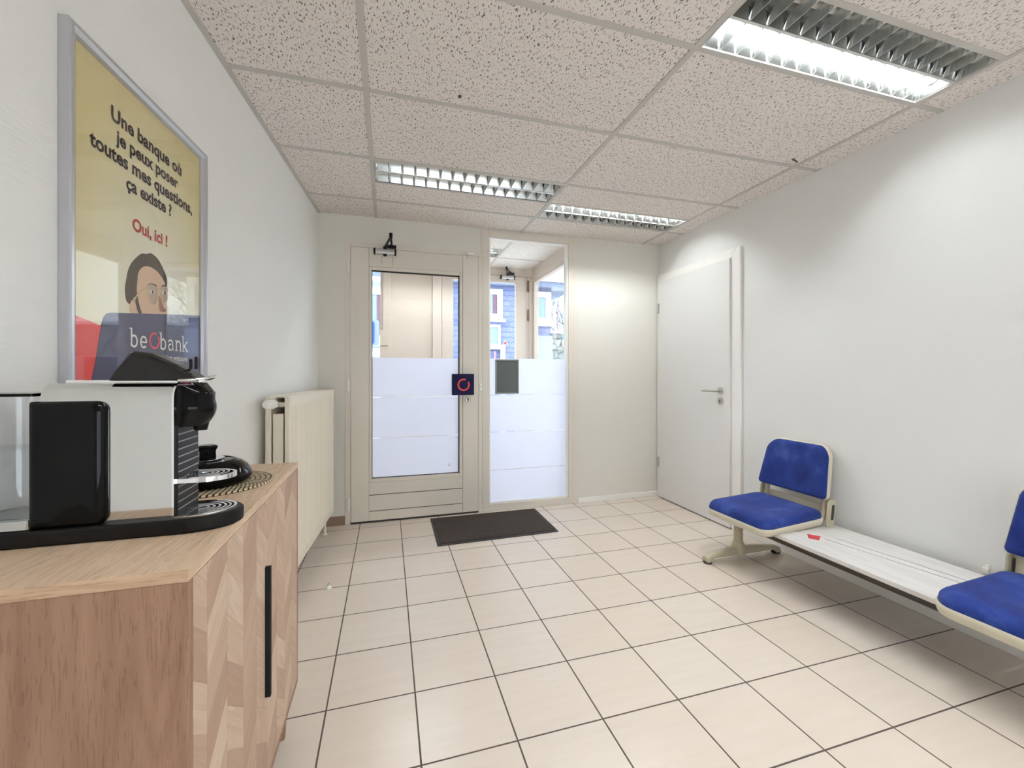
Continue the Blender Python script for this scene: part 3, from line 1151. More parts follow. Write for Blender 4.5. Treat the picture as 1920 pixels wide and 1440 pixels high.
def text_mesh(name, body, mat, y0, y1, base, h, parent=sheet, weight=0.012):
    cu = bpy.data.curves.new(name, 'FONT')
    cu.body = body
    cu.size = 1.0
    cu.offset = weight
    cu.resolution_u = 4
    tmp = bpy.data.objects.new(name, cu)
    C.objects.link(tmp)
    dg = bpy.context.evaluated_depsgraph_get()
    dg.update()
    me = bpy.data.meshes.new_from_object(tmp.evaluated_get(dg))
    bpy.data.objects.remove(tmp)
    xs_ = [v.co.x for v in me.vertices]
    s = (y1-y0)/(max(xs_)-min(xs_))
    mn = min(xs_)
    for v in me.vertices:
        v.co = (PX+h, y0+(v.co.x-mn)*s, base+v.co.y*s)
    me.materials.append(mat)
    o = bpy.data.objects.new(name, me)
    C.objects.link(o)
    o.parent = parent
    return o


text_mesh('headline', 'Une banque où', M['ink'], -0.141, 0.178, 1.807, 0.0007, weight=0.030)
text_mesh('headline', 'je peux poser', M['ink'], -0.124, 0.158, 1.7565, 0.0007, weight=0.030)
text_mesh('headline', 'toutes mes questions,', M['ink'], -0.212, 0.243, 1.706, 0.0007, weight=0.030)
text_mesh('headline', 'ça existe ?', M['ink'], -0.085, 0.122, 1.6555, 0.0007, weight=0.030)
text_mesh('answer_line', 'Oui, ici !', M['ink_red'], -0.060, 0.100, 1.5545, 0.0007, weight=0.030)
# portrait
printed('face', [(-0.069, 1.352), (-0.066, 1.325), (0.0, 1.318), (0.106, 1.335), (0.109, 1.352), (0.106, 1.364), (0.0985, 1.374), (0.0955, 1.392), (0.096, 1.415), (0.0965, 1.443),
                 (0.070, 1.464), (0.025, 1.476), (-0.030, 1.455), (-0.045, 1.403), (-0.054, 1.366)], M['skin'], 0.0003, True, 'printed face of a person glancing up')
printed('hair', [(-0.0682, 1.350), (-0.0832, 1.356), (-0.0885, 1.375), (-0.0895, 1.391), (-0.083, 1.418), (-0.0765, 1.441), (-0.061, 1.466), (-0.035, 1.490), (-0.020, 1.500), (0.002, 1.505),
                 (0.021, 1.512), (0.050, 1.505), (0.070, 1.490), (0.087, 1.471), (0.098, 1.458), (0.0995, 1.438), (0.0942, 1.423), (0.088, 1.440), (0.070, 1.455), (0.050, 1.466), (0.025, 1.471),
                 (0.001, 1.470), (-0.020, 1.461), (-0.0365, 1.442), (-0.040, 1.420), (-0.043, 1.392), (-0.036, 1.365), (-0.028, 1.345), (-0.022, 1.333), (-0.036, 1.332), (-0.046, 1.352), (-0.052, 1.372), (-0.060, 1.362)],
        M['hair'], 0.0006, True, 'short brown hair')
printed('ear', [(-0.070, 1.352), (-0.060, 1.362), (-0.051, 1.352), (-0.050, 1.335), (-0.055, 1.324), (-0.066, 1.330)], M['skin'], 0.0008, True)
for pts in ([(0.003, 1.404), (0.010, 1.416), (0.030, 1.420), (0.047, 1.414), (0.049, 1.392), (0.042, 1.374), (0.028, 1.366), (0.014, 1.376)],
            [(0.067, 1.418), (0.080, 1.426), (0.096, 1.425), (0.099, 1.405), (0.096, 1.388), (0.084, 1.381), (0.073, 1.390)]):
    printed('spectacle_lens', pts, M['lens'], 0.0006, True)
for pts in ([(0.006, 1.417), (0.018, 1.424), (0.040, 1.426), (0.047, 1.421), (0.030, 1.419)], [(0.070, 1.426), (0.082, 1.434), (0.096, 1.433), (0.097, 1.428), (0.084, 1.428)]):
    printed('eyebrow', pts, M['eye'], 0.0009, True)
for ex, ez in ((0.024, 1.400), (0.083, 1.409)):
    printed('eye', [(ex-0.012, ez), (ex-0.004, ez+0.006), (ex+0.006, ez+0.006), (ex+0.013, ez+0.001), (ex+0.004, ez-0.004), (ex-0.006, ez-0.004)], M['eyewhite'], 0.0008, True)
    printed('iris', [(ex+0.003+0.005*math.cos(a), ez+0.001+0.005*math.sin(a)) for a in [k*PI/5 for k in range(10)]], M['eye'], 0.001)
bm = BM()
for loop in ([(0.002, 1.404), (0.010, 1.417), (0.030, 1.421), (0.048, 1.415), (0.050, 1.392), (0.043, 1.373), (0.028, 1.364), (0.013, 1.375), (0.002, 1.404)],
             [(0.066, 1.418), (0.080, 1.427), (0.097, 1.426), (0.100, 1.405), (0.097, 1.387), (0.084, 1.380), (0.072, 1.389), (0.066, 1.418)],
             [(0.049, 1.410), (0.057, 1.415), (0.067, 1.413)], [(0.003, 1.407), (-0.022, 1.395), (-0.045, 1.377), (-0.056, 1.357)]):
    tube(bm, smooth_path([(PX+0.0009, a, b) for a, b in loop], 4), 0.0017, 6)
obj('spectacle_frame', bm, M['glasses'], sheet, world=False, label='pale spectacles on the printed face')
printed('nose_shadow', [(0.056, 1.395), (0.066, 1.388), (0.080, 1.365), (0.093, 1.360), (0.088, 1.352), (0.070, 1.350), (0.060, 1.357)], M['skin_dark'], 0.0005, True)
# red wedge and violet panel
printed('red_wedge', [(q0, 1.298), (-0.150, 1.276), (-0.150, iz0), (q0, iz0)], M['print_red'], 0.00035)
printed('violet_panel', [(-0.2085, iz0), (-0.194, 1.190), (-0.1815, 1.252), (-0.1745, 1.284), (-0.166, 1.304), (-0.155, 1.3135), (-0.140, 1.3175), (0.292, 1.369), (0.292, iz0)], M['print_blue'], 0.0010)


def stroke(bm, pts, w):
    """flat letter stroke of width w"""
    P = [Vector(p) for p in pts]
    L, Rr = [], []
    for i, p in enumerate(P):
        d = (P[min(i+1, len(P)-1)]-P[max(i-1, 0)]).normalized()
        n = Vector((-d.y, d.x))*w/2
        L.append(tuple(p+n)); Rr.append(tuple(p-n))
    prism(bm, L+Rr[::-1], pf, 0.0012, 0.0016)


def arcpts(cx, cy, rx, ry, a0, a1, n=16):
    return [(cx+rx*math.cos(math.radians(a0+(a1-a0)*k/n)), cy+ry*math.sin(math.radians(a0+(a1-a0)*k/n))) for k in range(n+1)]


# word mark in slab letters: b e O b a n k
bz, xh, asc, sw = 1.2355, 0.0335, 0.0515, 0.0056


def slab(bm, x, y, w=0.010):
    stroke(bm, [(x-w/2, y), (x+w/2, y)], 0.0032)


def let_b(x):
    bm = BM()
    stroke(bm, [(x, bz+0.002), (x, bz+asc)], sw)
    slab(bm, x-0.003, bz+asc-0.0016)
    stroke(bm, arcpts(x+0.0105, bz+xh/2, 0.0125, xh/2-0.0015, 150, -150, 20), sw)
    obj('letter', bm, M['print_white'], sheet, world=False)


def let_e(x):
    bm = BM()
    stroke(bm, arcpts(x+0.013, bz+xh/2, 0.0125, xh/2-0.0015, 0, 318, 22), sw*0.95)
    stroke(bm, [(x+0.001, bz+xh/2), (x+0.0265, bz+xh/2)], 0.0042)
    obj('letter', bm, M['print_white'], sheet, world=False)


def let_a(x):
    bm = BM()
    stroke(bm, arcpts(x+0.010, bz+xh-0.0105, 0.0115, 0.009, 165, 0, 10)+[(x+0.0215, bz+0.004), (x+0.0265, bz+0.0022)], sw)
    stroke(bm, arcpts(x+0.0105, bz+0.0105, 0.0105, 0.0092, 75, 300, 16), sw*0.9)
    obj('letter', bm, M['print_white'], sheet, world=False)


def let_n(x):
    bm = BM()
    stroke(bm, [(x, bz), (x, bz+xh)], sw)
    slab(bm, x-0.003, bz+xh-0.0016, 0.009); slab(bm, x, bz+0.0016, 0.013)
    stroke(bm, arcpts(x+0.0115, bz+xh-0.0125, 0.0115, 0.011, 160, 0, 10)+[(x+0.023, bz)], sw)
    slab(bm, x+0.023, bz+0.0016, 0.012)
    obj('letter', bm, M['print_white'], sheet, world=False)


def let_k(x):
    bm = BM()
    stroke(bm, [(x, bz), (x, bz+asc)], sw)
    slab(bm, x-0.003, bz+asc-0.0016); slab(bm, x, bz+0.0016, 0.013)
    stroke(bm, [(x+0.002, bz+0.014), (x+0.022, bz+xh)], 0.0046)
    stroke(bm, [(x+0.008, bz+0.0185), (x+0.025, bz)], sw)
    slab(bm, x+0.021, bz+xh-0.0016, 0.011); slab(bm, x+0.025, bz+0.0016, 0.011)
    obj('letter', bm, M['print_white'], sheet, world=False)


let_b(-0.066); let_e(-0.028)
bm = BM()
ring_arc(bm, 0.0185, 0.0245, math.radians(70), math.radians(395), lambda a, b, h: pf(0.034+a, 1.2595+b, h), 0.0012, 0.0017)
obj('ring_emblem', bm, M['print_pink'], sheet, world=False)
let_b(0.066); let_a(0.105); let_n(0.147); let_k(0.186)
text_mesh('tagline', "Votre banque, bien entouré", M['print_white'], -0.067, 0.212, 1.204, 0.0014, weight=0.002)


# ------------------------------------------------------------------ radiator
ra = thing('radiator', 'cream ribbed panel radiator under the left wall by the door', 'radiator', (wx(2.85), 2.85, 0), WANG)
L0, L1, RZ0, RZ1 = -0.548, 0.520, 0.150, 1.052


def panel(name, x0, x1, ribs, parent=ra):
    bm = BM()
    nrib = 32
    prof = []
    e = 0.022
    prof += [(L0, x0), (L0, x1-0.004), (L0+0.004, x1)]
    ya, yb = L0+e, L1-e
    if ribs:
        for i in range(nrib):
            a = ya+(yb-ya)*i/nrib
            st = (yb-ya)/nrib
            prof += [(a, x1), (a+st*0.22, x1-0.0075), (a+st*0.42, x1-0.0075), (a+st*0.64, x1)]
    prof += [(L1-0.004, x1), (L1, x1-0.004), (L1, x0)]
    # plain border top and bottom, ribbed field between
    flat = [(y, x1 if x0 < x < x1-0.0074 or x == x1-0.0075 else x) for y, x in prof]
    rings = []
    for z, use in ((RZ0, 'in'), (RZ0+0.006, 'flat'), (RZ0+0.045, 'flat'), (RZ0+0.055, 'rib'), (RZ1-0.055, 'rib'), (RZ1-0.045, 'flat'), (RZ1-0.006, 'flat'), (RZ1, 'in')):
        src = prof if use == 'rib' else flat
        r = []
        for (y, x), (yp, xp) in zip(src, prof):
            if use == 'in':
                x = min(x, x1-0.006)
            r.append((x, y, z))
        rings.append(r)
    ring_loft(bm, rings)
    return obj(name, bm, M['rad'], parent, world=False)


panel('front_panel', 0.118, 0.140, True)
panel('rear_panel', 0.032, 0.056, False)
bm = BM()
yy = L0+0.050
pts = []
n = 60
for i in range(n+1):
    a = yy+(L1-0.05-yy)*i/n
    pts.append((0.060+(0.018 if (i//1) % 2 else 0.0), a))
back = [(x+0.002, y) for x, y in pts][::-1]
prism(bm, pts+back, lambda a, b, h: (a, b, h), RZ0+0.05, RZ1-0.09)
pts = [(0.115-(0.018 if i % 2 else 0.0), y) for i, (x, y) in enumerate(pts)]
prism(bm, pts+[(x-0.002, y) for x, y in pts][::-1], lambda a, b, h: (a, b, h), RZ0+0.05, RZ1-0.09)
obj('convector_fins', bm, M['rad_dark'], ra, world=False)
bm = BM()
box(bm, 0.064, 0.110, L0+0.006, L0+0.010, RZ0+0.02, RZ1-0.085)
obj('side_cover', bm, M['rad'], ra, world=False)
bm = BM()
box(bm, 0.050, 0.120, L0+0.085, L1-0.01, RZ1-0.012, RZ1-0.002)
obj('top_grille', bm, M['rad'], ra, world=False, bevel=0.002)
bm = BM()
cyl(bm, (0.044, L0+0.03, RZ1-0.042), (0.118, L0+0.03, RZ1-0.042), 0.012, 14)
cyl(bm, (0.087, L0+0.03, RZ1-0.042), (0.087, L0-0.012, RZ1-0.034), 0.010, 14)
obj('pipe', bm, M['rad'], ra, world=False, smooth=40)
# valve with thermostatic head
bm = BM()
cyl(bm, (0.087, L0-0.012, RZ1-0.034), (0.080, L0-0.030, RZ1-0.034), 0.013, 14)
val = obj('valve', bm, M['steel'], ra, world=False, smooth=40)
bm = BM()
axis0, axis1 = Vector((0.084, L0-0.026, RZ1-0.034)), Vector((0.060, L0-0.092, RZ1-0.034))
d = (axis1-axis0)
prof2 = [(0.0, 0.016), (0.12, 0.021), (0.35, 0.0225), (0.62, 0.0225), (0.85, 0.021), (1.0, 0.014)]
u, v = frame_dirs(d)
rings = []
for tt, rr in prof2:
    r = []
    for k in range(48):
        a = 2*PI*k/48
        q = rr-(0.0018 if (k//2) % 2 and 0.1 < tt < 0.7 else 0)
        r.append(axis0+d*tt+u*q*math.cos(a)+v*q*math.sin(a))
    rings.append(r)
ring_loft(bm, rings)
obj('thermostat_head', bm, M['white_plastic'], val, world=False, label='white ribbed thermostat knob')
for y in (L0+0.10, L1-0.05):
    bm = BM()
    cyl(bm, (0.087, y, 0.004), (0.087, y, RZ0+0.02), 0.009, 14)
    cyl(bm, (0.087, y, 0.0), (0.087, y, 0.006), 0.020, 16)
    obj('foot', bm, M['rad'], ra, world=False, smooth=40)
    bm = BM()
    box(bm, 0.0015, 0.034, y-0.02, y+0.02, RZ0+0.1, RZ1-0.1)
    obj('wall_bracket', bm, M['rad'], ra, world=False)

# ------------------------------------------------------------------ sideboard
CX0, CX1, CY0, CY1, CZ0, CZ1 = -0.650, -0.291, 0.757, 1.575, 0.125, 0.865
cab = thing('sideboard', 'light oak sideboard with chevron doors carrying the coffee machine', 'sideboard', (-0.47, 1.166, 0))
bm = BM()
box(bm, CX0, CX1, CY0, CY1, CZ1-0.019, CZ1)
obj('top', bm, M['wood_top'], cab, bevel=0.0008)
bm = BM()
box(bm, CX0, CX1-0.0004, CY0-0.0006, CY0-0.00005, CZ1-0.0188, CZ1-0.0003)
obj('edge_band', bm, M['wood_edge'], cab)
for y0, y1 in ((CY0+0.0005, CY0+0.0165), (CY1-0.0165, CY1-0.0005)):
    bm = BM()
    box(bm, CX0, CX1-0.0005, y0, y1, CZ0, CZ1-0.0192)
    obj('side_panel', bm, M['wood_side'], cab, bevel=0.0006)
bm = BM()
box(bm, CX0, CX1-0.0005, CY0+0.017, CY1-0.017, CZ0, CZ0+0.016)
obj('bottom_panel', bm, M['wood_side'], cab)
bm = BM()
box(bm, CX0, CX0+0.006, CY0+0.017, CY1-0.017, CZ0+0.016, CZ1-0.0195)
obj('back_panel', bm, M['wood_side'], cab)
YM = 1.1715
for y0, y1 in ((CY0+0.018, YM-0.0012), (YM+0.0012, CY1-0.018)):
    bm = BM()
    box(bm, CX1-0.017, CX1-0.0002, y0, y1, CZ0+0.018, CZ1-0.0205)
    dd = obj('door', bm, M['chevron'], cab, bevel=0.0005)
bm = BM()
box(bm, CX1-0.0002, CX1+0.0125, YM+0.002, YM+0.0135, 0.362, 0.684)
obj('handle', bm, M['black'], dd, bevel=0.001, label='slim black bar handle')
for x in (CX0+0.05, CX1-0.035):
    for y in (CY0+0.05, CY1-0.075):
        bm = BM()
        tube(bm, [(x, y, CZ0), (x, y, 0.0)], [0.018, 0.012], 14)
        obj('leg', bm, M['wood_side'], cab, smooth=40)

# ------------------------------------------------------------------ coffee machine
mz = CZ1
cof = thing('coffee_machine', 'chrome and black capsule coffee machine on the oak sideboard', 'coffee machine', (-0.47, 0.985, mz))
b0, b1, xb = 0.922, 1.048, -0.690
yc = (b0+b1)/2
# D-shaped base with drip tray
pts = [(xb, b1), (xb, b0)]
xf, rxf, ryf = -0.372, 0.088, (b1-b0)/2
pts += [(xf+rxf*math.sin(a), yc-ryf*math.cos(a)) for a in [PI*k/20 for k in range(21)]]
bm = BM()
prism(bm, pts, lambda a, b, h: (a, b, h), mz, mz+0.028)
obj('base', bm, M['black_base'], cof, bevel=0.005, seg=3)
# chrome body: side rises, rolls over into the top
bm = BM()
ys0, ys1, zt = 0.941, 1.030, mz+0.281
sec = [(ys0, mz+0.026), (ys0, zt-0.030)]
sec += [(ys0+0.032*(1-math.cos(a)), zt-0.030+0.030*math.sin(a)) for a in [PI/2*k/8 for k in range(1, 9)]]
sec += [(ys1-0.032*(1-math.sin(a)), zt-0.030+0.030*math.cos(a)) for a in [PI/2*k/8 for k in range(0, 9)]]
sec += [(ys1, mz+0.026)]
XM0, XM1 = -0.583, -0.388
ring_loft(bm, [[(XM0, a, b) for a, b in sec], [(XM1, a, b) for a, b in sec]])
obj('body', bm, M['chrome_side'], cof, smooth=35)
bm = BM()
sec2 = [(ys0-0.0015, mz+0.028), (ys0-0.0015, zt-0.030)]
sec2 += [(ys0-0.0015+0.0335*(1-math.cos(a)), zt-0.030+0.0315*math.sin(a)) for a in [PI/2*k/8 for k in range(1, 9)]]
sec2 += [(2*yc-a-0.0, b) for a, b in sec2[::-1]]
ring_loft(bm, [[(XM1-0.0005, a, b) for a, b in sec2], [(XM1+0.003, a, b) for a, b in sec2]])
obj('front_edge', bm, M['chrome'], cof, smooth=35)
# glossy black container on the side
bm = BM()
o_ = rrect(0.108, 0.222, [0.016, 0.004, 0.004, 0.016], 6, -0.5395, mz+0.138)
rings = [[(a, ys0+0.004, b) for a, b in o_]]
for sh, yv in ((0.0, ys0-0.006), (0.002, ys0-0.010), (0.006, ys0-0.0135), (0.012, ys0-0.0155)):
    rings.append([(-0.5395+(a+0.5395)*(1-sh/0.05), yv, mz+0.138+(b-mz-0.138)*(1-sh/0.11)) for a, b in o_])
ring_loft(bm, rings)
obj('side_container', bm, M['black_gloss'], cof, smooth=50, label='glossy black rounded side container')
# ribbed front column
bm = BM()
xc = XM1+0.0075
box(bm, xc-0.02, xc, ys0+0.004, ys1+0.004, mz+0.028, mz+0.200)
col = obj('front_column', bm, M['black_base'], cof)
bm = BM()
z = mz+0.040
while z < mz+0.196:
    box(bm, xc-0.002, xc+0.0012, ys0+0.0045, ys1+0.0035, z, z+0.0020)
    z += 0.0142
obj('column_ribs', bm, simple('rib_highlight_grey', (0.30, 0.30, 0.30), 0.3), col)  # grey paints in the highlights along the black ridges
# spout head: black bulge on the front
bm = BM()
rings = []
for k in range(0, 25):
    t_ = k/24
    zz = mz+0.196+t_*0.080
    reach = 0.020+0.036*math.sin(min(1, t_*1.15+0.30)*PI*0.62)**1.0
    if t_ > 0.75:
        reach *= 1-((t_-0.75)/0.25)**2*0.45
    half = 0.040-0.010*abs(t_-0.45)
    rings.append([(XM1-0.004, yc-half, zz)]+[(XM1+reach*math.sin(a)**0.85, yc-half*math.cos(a), zz) for a in [PI*q/24 for q in range(1, 24)]]+[(XM1-0.004, yc+half, zz)])
ring_loft(bm, rings)
obj('spout_head', bm, M['black_gloss'], cof, smooth=50)
bm = BM()
cyl(bm, (XM1+0.030, yc, mz+0.186), (XM1+0.030, yc, mz+0.200), 0.011, 18, 0.014)
obj('spout', bm, M['black_gloss'], cof, smooth=40)


def dshape(cx, rx, ry, k=18):
    return [(cx+rx*math.sin(a), yc-ry*math.cos(a)) for a in [PI*i/k for i in range(k+1)]]


# chrome cup platform half way up
bm = BM()
o_ = [(XM1+0.002, yc+0.040), (XM1+0.002, yc-0.040)]+dshape(-0.352, 0.056, 0.042)
i_ = [(XM1+0.004, yc+0.034), (XM1+0.004, yc-0.034)]+dshape(-0.352, 0.050, 0.036)
zz = mz+0.090
ring_loft(bm, [[(a, b, zz) for a, b in o_], [(a, b, zz+0.0085) for a, b in o_], [(a, b, zz+0.0085) for a, b in i_], [(a, b, zz+0.003) for a, b in i_]])
cup = obj('cup_platform', bm, M['chrome'], cof, smooth=35)
bm = BM()
for q in (0.012, 0.020, 0.028, 0.035):
    ring_arc(bm, q-0.0022, q+0.0010, 0.25, 2*PI+0.05, lambda a, b, h: (-0.350+a*1.15, yc+b, h), zz+0.004, zz+0.0095, 36)
obj('cup_grid', bm, M['chrome'], cup)
# drip tray grid
bm = BM()
zz = mz+0.028
o_ = [(XM1+0.006, yc+0.052), (XM1+0.006, yc-0.052)]+dshape(-0.366, 0.070, 0.053)
i_ = [(XM1+0.008, yc+0.048), (XM1+0.008, yc-0.048)]+dshape(-0.366, 0.065, 0.048)
ring_loft(bm, [[(a, b, zz-0.001) for a, b in o_], [(a, b, zz+0.003) for a, b in o_], [(a, b, zz+0.003) for a, b in i_], [(a, b, zz-0.001) for a, b in i_]], False, False)
for q in (0.010, 0.018, 0.026, 0.034, 0.041):
    ring_arc(bm, q-0.0020, q+0.0012, 0.2, 2*PI+0.1, lambda a, b, h: (-0.352+a*1.2-0.004, yc+b, h), zz, zz+0.003, 40)
obj('drip_grid', bm, M['chrome'], cof)
# top plate and lever
bm = BM()
prism(bm, [(XM0+0.02, yc-0.018), (XM1-0.004, yc-0.018), (XM1+0.034, yc-0.014), (XM1+0.044, yc), (XM1+0.034, yc+0.014), (XM1-0.004, yc+0.018), (XM0+0.02, yc+0.018)], lambda a, b, h: (a, b, h), zt-0.001, zt+0.005)
obj('top_plate', bm, M['chrome'], cof, bevel=0.0015)
bm = BM()
lev = [(-0.493, zt+0.004), (-0.486, zt+0.022), (-0.466, zt+0.053), (-0.459, zt+0.060), (-0.430, zt+0.055), (-0.392, zt+0.036), (-0.358, zt+0.010), (-0.350, zt+0.005)]
rings = []
for yv, sh in ((yc-0.030, 0.80), (yc-0.026, 0.94), (yc-0.018, 1.0), (yc+0.018, 1.0), (yc+0.026, 0.94), (yc+0.030, 0.80)):
    rings.append([(-0.42+(a+0.42)*(0.96+0.04*sh), yv, zt+0.004+(b-zt-0.004)*sh) for a, b in lev])
ring_loft(bm, rings)
lv = obj('lever', bm, M['lever'], cof, bevel=0.0015, label='raised black lever on top of the machine')
bm = BM()
for dx in (-0.378, -0.369):
    box(bm, dx-0.002, dx+0.003, yc+0.005, yc+0.009, zt+0.026, zt+0.046+(dx+0.378)*0.5)
obj('lever_prong', bm, M['black'], lv)
bm = BM()
tube(bm, smooth_path([(XM1+0.005, yc-0.034, zt+0.004), (XM1+0.034, yc-0.026, zt+0.006), (XM1+0.050, yc-0.012, zt+0.010), (XM1+0.054, yc, zt+0.012), (XM1+0.050, yc+0.012, zt+0.010), (XM1+0.034, yc+0.026, zt+0.006), (XM1+0.005, yc+0.034, zt+0.004)]), 0.003, 10)
obj('handle_loop', bm, M['chrome'], lv, smooth=50)
bm = BM()
prism(bm, [(XM1+0.018, zt+0.002), (XM1+0.034, zt+0.002), (XM1+0.052, zt-0.022), (XM1+0.050, zt-0.029), (XM1+0.040, zt-0.028), (XM1+0.032, zt-0.018)], lambda a, b, h: (a, h, b), yc-0.014, yc+0.014)
obj('lever_tab', bm, M['lever'], lv, bevel=0.002)
# water tank at the back
bm = BM()
o_ = rrect(0.092, 0.094, [0.004, 0.03, 0.03, 0.004], 8, -0.637, yc)
i_ = rrect(0.088, 0.090, [0.003, 0.028, 0.028, 0.003], 8, -0.637, yc)
ring_loft(bm, [[(a, b, mz+0.046) for a, b in o_], [(a, b, mz+0.258) for a, b in o_]], False, False)
tk = obj('water_tank', bm, M['tank'], cof, smooth=40, label='clear water tank')
bm = BM()
prism(bm, i_, lambda a, b, h: (a, b, h), mz+0.046, mz+0.165)
obj('water', bm, M['water'], tk, smooth=40)
bm = BM()
prism(bm, o_, lambda a, b, h: (a, b, h), mz+0.258, mz+0.2635)
obj('tank_lid', bm, M['black_gloss'], tk)
bm = BM()
prism(bm, rrect(0.094, 0.112, [0.004, 0.03, 0.03, 0.004], 8, -0.638, yc), lambda a, b, h: (a, b, h), mz+0.028, mz+0.046)
obj('tank_seat', bm, M['chrome_side'], cof, bevel=0.002)

# ------------------------------------------------------------------ woven mat and round black lidded dish
MX, MY = -0.455, 1.322
bm = BM()
lathe(bm, [(0.0001, CZ1), (0.143, CZ1), (0.146, CZ1+0.002), (0.143, CZ1+0.005), (0.0001, CZ1+0.005)], (0, 0, 0), 72)
o = obj('placemat', bm, M['woven'])
o.location = (MX, MY, 0)
tag(o, 'round woven black and straw placemat on the sideboard', 'placemat')
dish = thing('lidded_dish', 'round glossy black lidded dish on the woven placemat', 'dish', (MX-0.010, MY-0.004, CZ1+0.005))
dz = CZ1+0.005
dc = (MX-0.010, MY-0.004, dz)
bm = BM()
lathe(bm, [(0.0001, 0), (0.085, 0), (0.098, 0.006), (0.104, 0.016), (0.104, 0.022), (0.0001, 0.022)], dc, 64)
obj('base', bm, M['black_gloss'], dish, smooth=35)
bm = BM()
lathe(bm, [(0.104, 0.0225), (0.103, 0.026), (0.094, 0.042), (0.080, 0.054), (0.062, 0.062), (0.058, 0.060), (0.050, 0.0605), (0.0001, 0.064)], dc, 64)
lid = obj('lid', bm, M['black_gloss'], dish, smooth=25)
bm = BM()
lathe(bm, [(0.040, 0.062), (0.040, 0.0665), (0.032, 0.0675), (0.0001, 0.068)], dc, 48)
obj('knob_collar', bm, M['chrome'], lid, smooth=30)
bm = BM()
lathe(bm, [(0.022, 0.066), (0.021, 0.086), (0.026, 0.096), (0.025, 0.100), (0.018, 0.102), (0.0001, 0.102)], dc, 6)
obj('knob', bm, M['black_gloss'], lid, bevel=0.002)

# ------------------------------------------------------------------ floor things
bm = BM()
prism(bm, [(0.327, 3.432), (0.322, 2.872), (1.208, 2.890), (1.215, 3.440)], lambda a, b, h: (a, b, h), 0, 0.005)
dm = thing('doormat', 'dark brown rubber-edged doormat in front of the entrance door', 'doormat', (0.76, 3.15, 0))
obj('rubber_edge', bm, M['rubber'], dm)
bm = BM()
prism(bm, [(0.350, 3.412), (0.346, 2.896), (1.183, 2.913), (1.190, 3.418)], lambda a, b, h: (a, b, h), 0.004, 0.009)
obj('carpet_pile', bm, M['mat_pile'], dm)

st = thing('floor_stopper', 'tiny white plastic stopper lying on the floor near the radiator', 'door stop', (-0.308, 2.48, 0))
bm = BM()
lathe(bm, [(0.0001, 0), (0.015, 0), (0.016, 0.004), (0.010, 0.012), (0.006, 0.016), (0.0001, 0.017)], (-0.308, 2.48, 0), 20)
obj('cap', bm, M['white_plastic'], st, smooth=40)
bm = BM()
cyl(bm, (-0.308, 2.48, 0.016), (-0.304, 2.483, 0.028), 0.006, 10)
obj('screw', bm, M['steel'], st)

ws = thing('wall_clip', 'small pale plastic cable clip on the wall beside the near blue seat', 'clip', (XR, 1.178, 0.315))
bm = BM()
box(bm, XR-0.012, XR, 1.166, 1.188, 0.296, 0.324)
obj('clip_body', bm, M['white_plastic'], ws, bevel=0.003)
bm = BM()
box(bm, XR-0.007, XR, 1.164, 1.180, 0.3242, 0.338)
obj('clip_tab', bm, M['white_plastic'], ws, bevel=0.002)

# ------------------------------------------------------------------ beam seating bench
bench = thing('waiting_bench', 'pedestal bench with two blue seats and a low white table', 'bench', (2.12, 1.3, 0))
BX0, BX1, BZ0, BZ1 = 2.095, 2.155, 0.216, 0.2675
bm = BM()
prism(bm, rrect(BX1-BX0, BZ1-BZ0, 0.010, 4, (BX0+BX1)/2, (BZ0+BZ1)/2), lambda a, b, h: (a, h, b), 0.57, 2.15)
obj('beam', bm, M['beam'], bench, smooth=35)


def foot_bar(bm, xa, xb_, y):
    """cast foot arm arching from the hub down to the toe"""
    n = 10
    top, bot = [], []
    rings = []
    for k in range(n+1):
        t = k/n
        x = xa+(xb_-xa)*t
        zt_ = 0.082-0.030*t**1.3
        zb_ = 0.034 if t < 0.82 else 0.034-0.022*min(1, (t-0.82)/0.08)
        w = 0.030-0.004*t
        if k == n:
            zt_ -= 0.010
        rings.append([(x, y-w, zb_), (x, y+w, zb_), (x, y+w*0.9, zt_-0.010), (x, y+w*0.5, zt_), (x, y-w*0.5, zt_), (x, y-w*0.9, zt_-0.010)])
    ring_loft(bm, rings)


for py in (2.155, 0.60):
    bm = BM()
    px_ = 2.122
    foot_bar(bm, px_, 1.868, py)
    foot_bar(bm, px_, 2.440, py)
    lathe(bm, [(0.0001, 0.026), (0.040, 0.030), (0.040, 0.085), (0.030, 0.105), (0.0275, 0.115), (0.0001, 0.115)], (px_, py, 0), 24)
    ped = obj('pedestal', bm, M['beige_metal'], bench, smooth=45, bevel=0.003)
    bm = BM()
    cyl(bm, (px_, py, 0.11), (px_, py, 0.285), 0.0265, 24)
    obj('post', bm, M['beige_metal'], ped, smooth=40)
    for fx in (1.888, 2.420):
        bm = BM()
        lathe(bm, [(0.0001, 0), (0.024, 0), (0.026, 0.004), (0.026, 0.012), (0.020, 0.015), (0.0001, 0.015)], (fx, py, 0), 20)
        obj('foot_glide', bm, M['rubber'], ped)

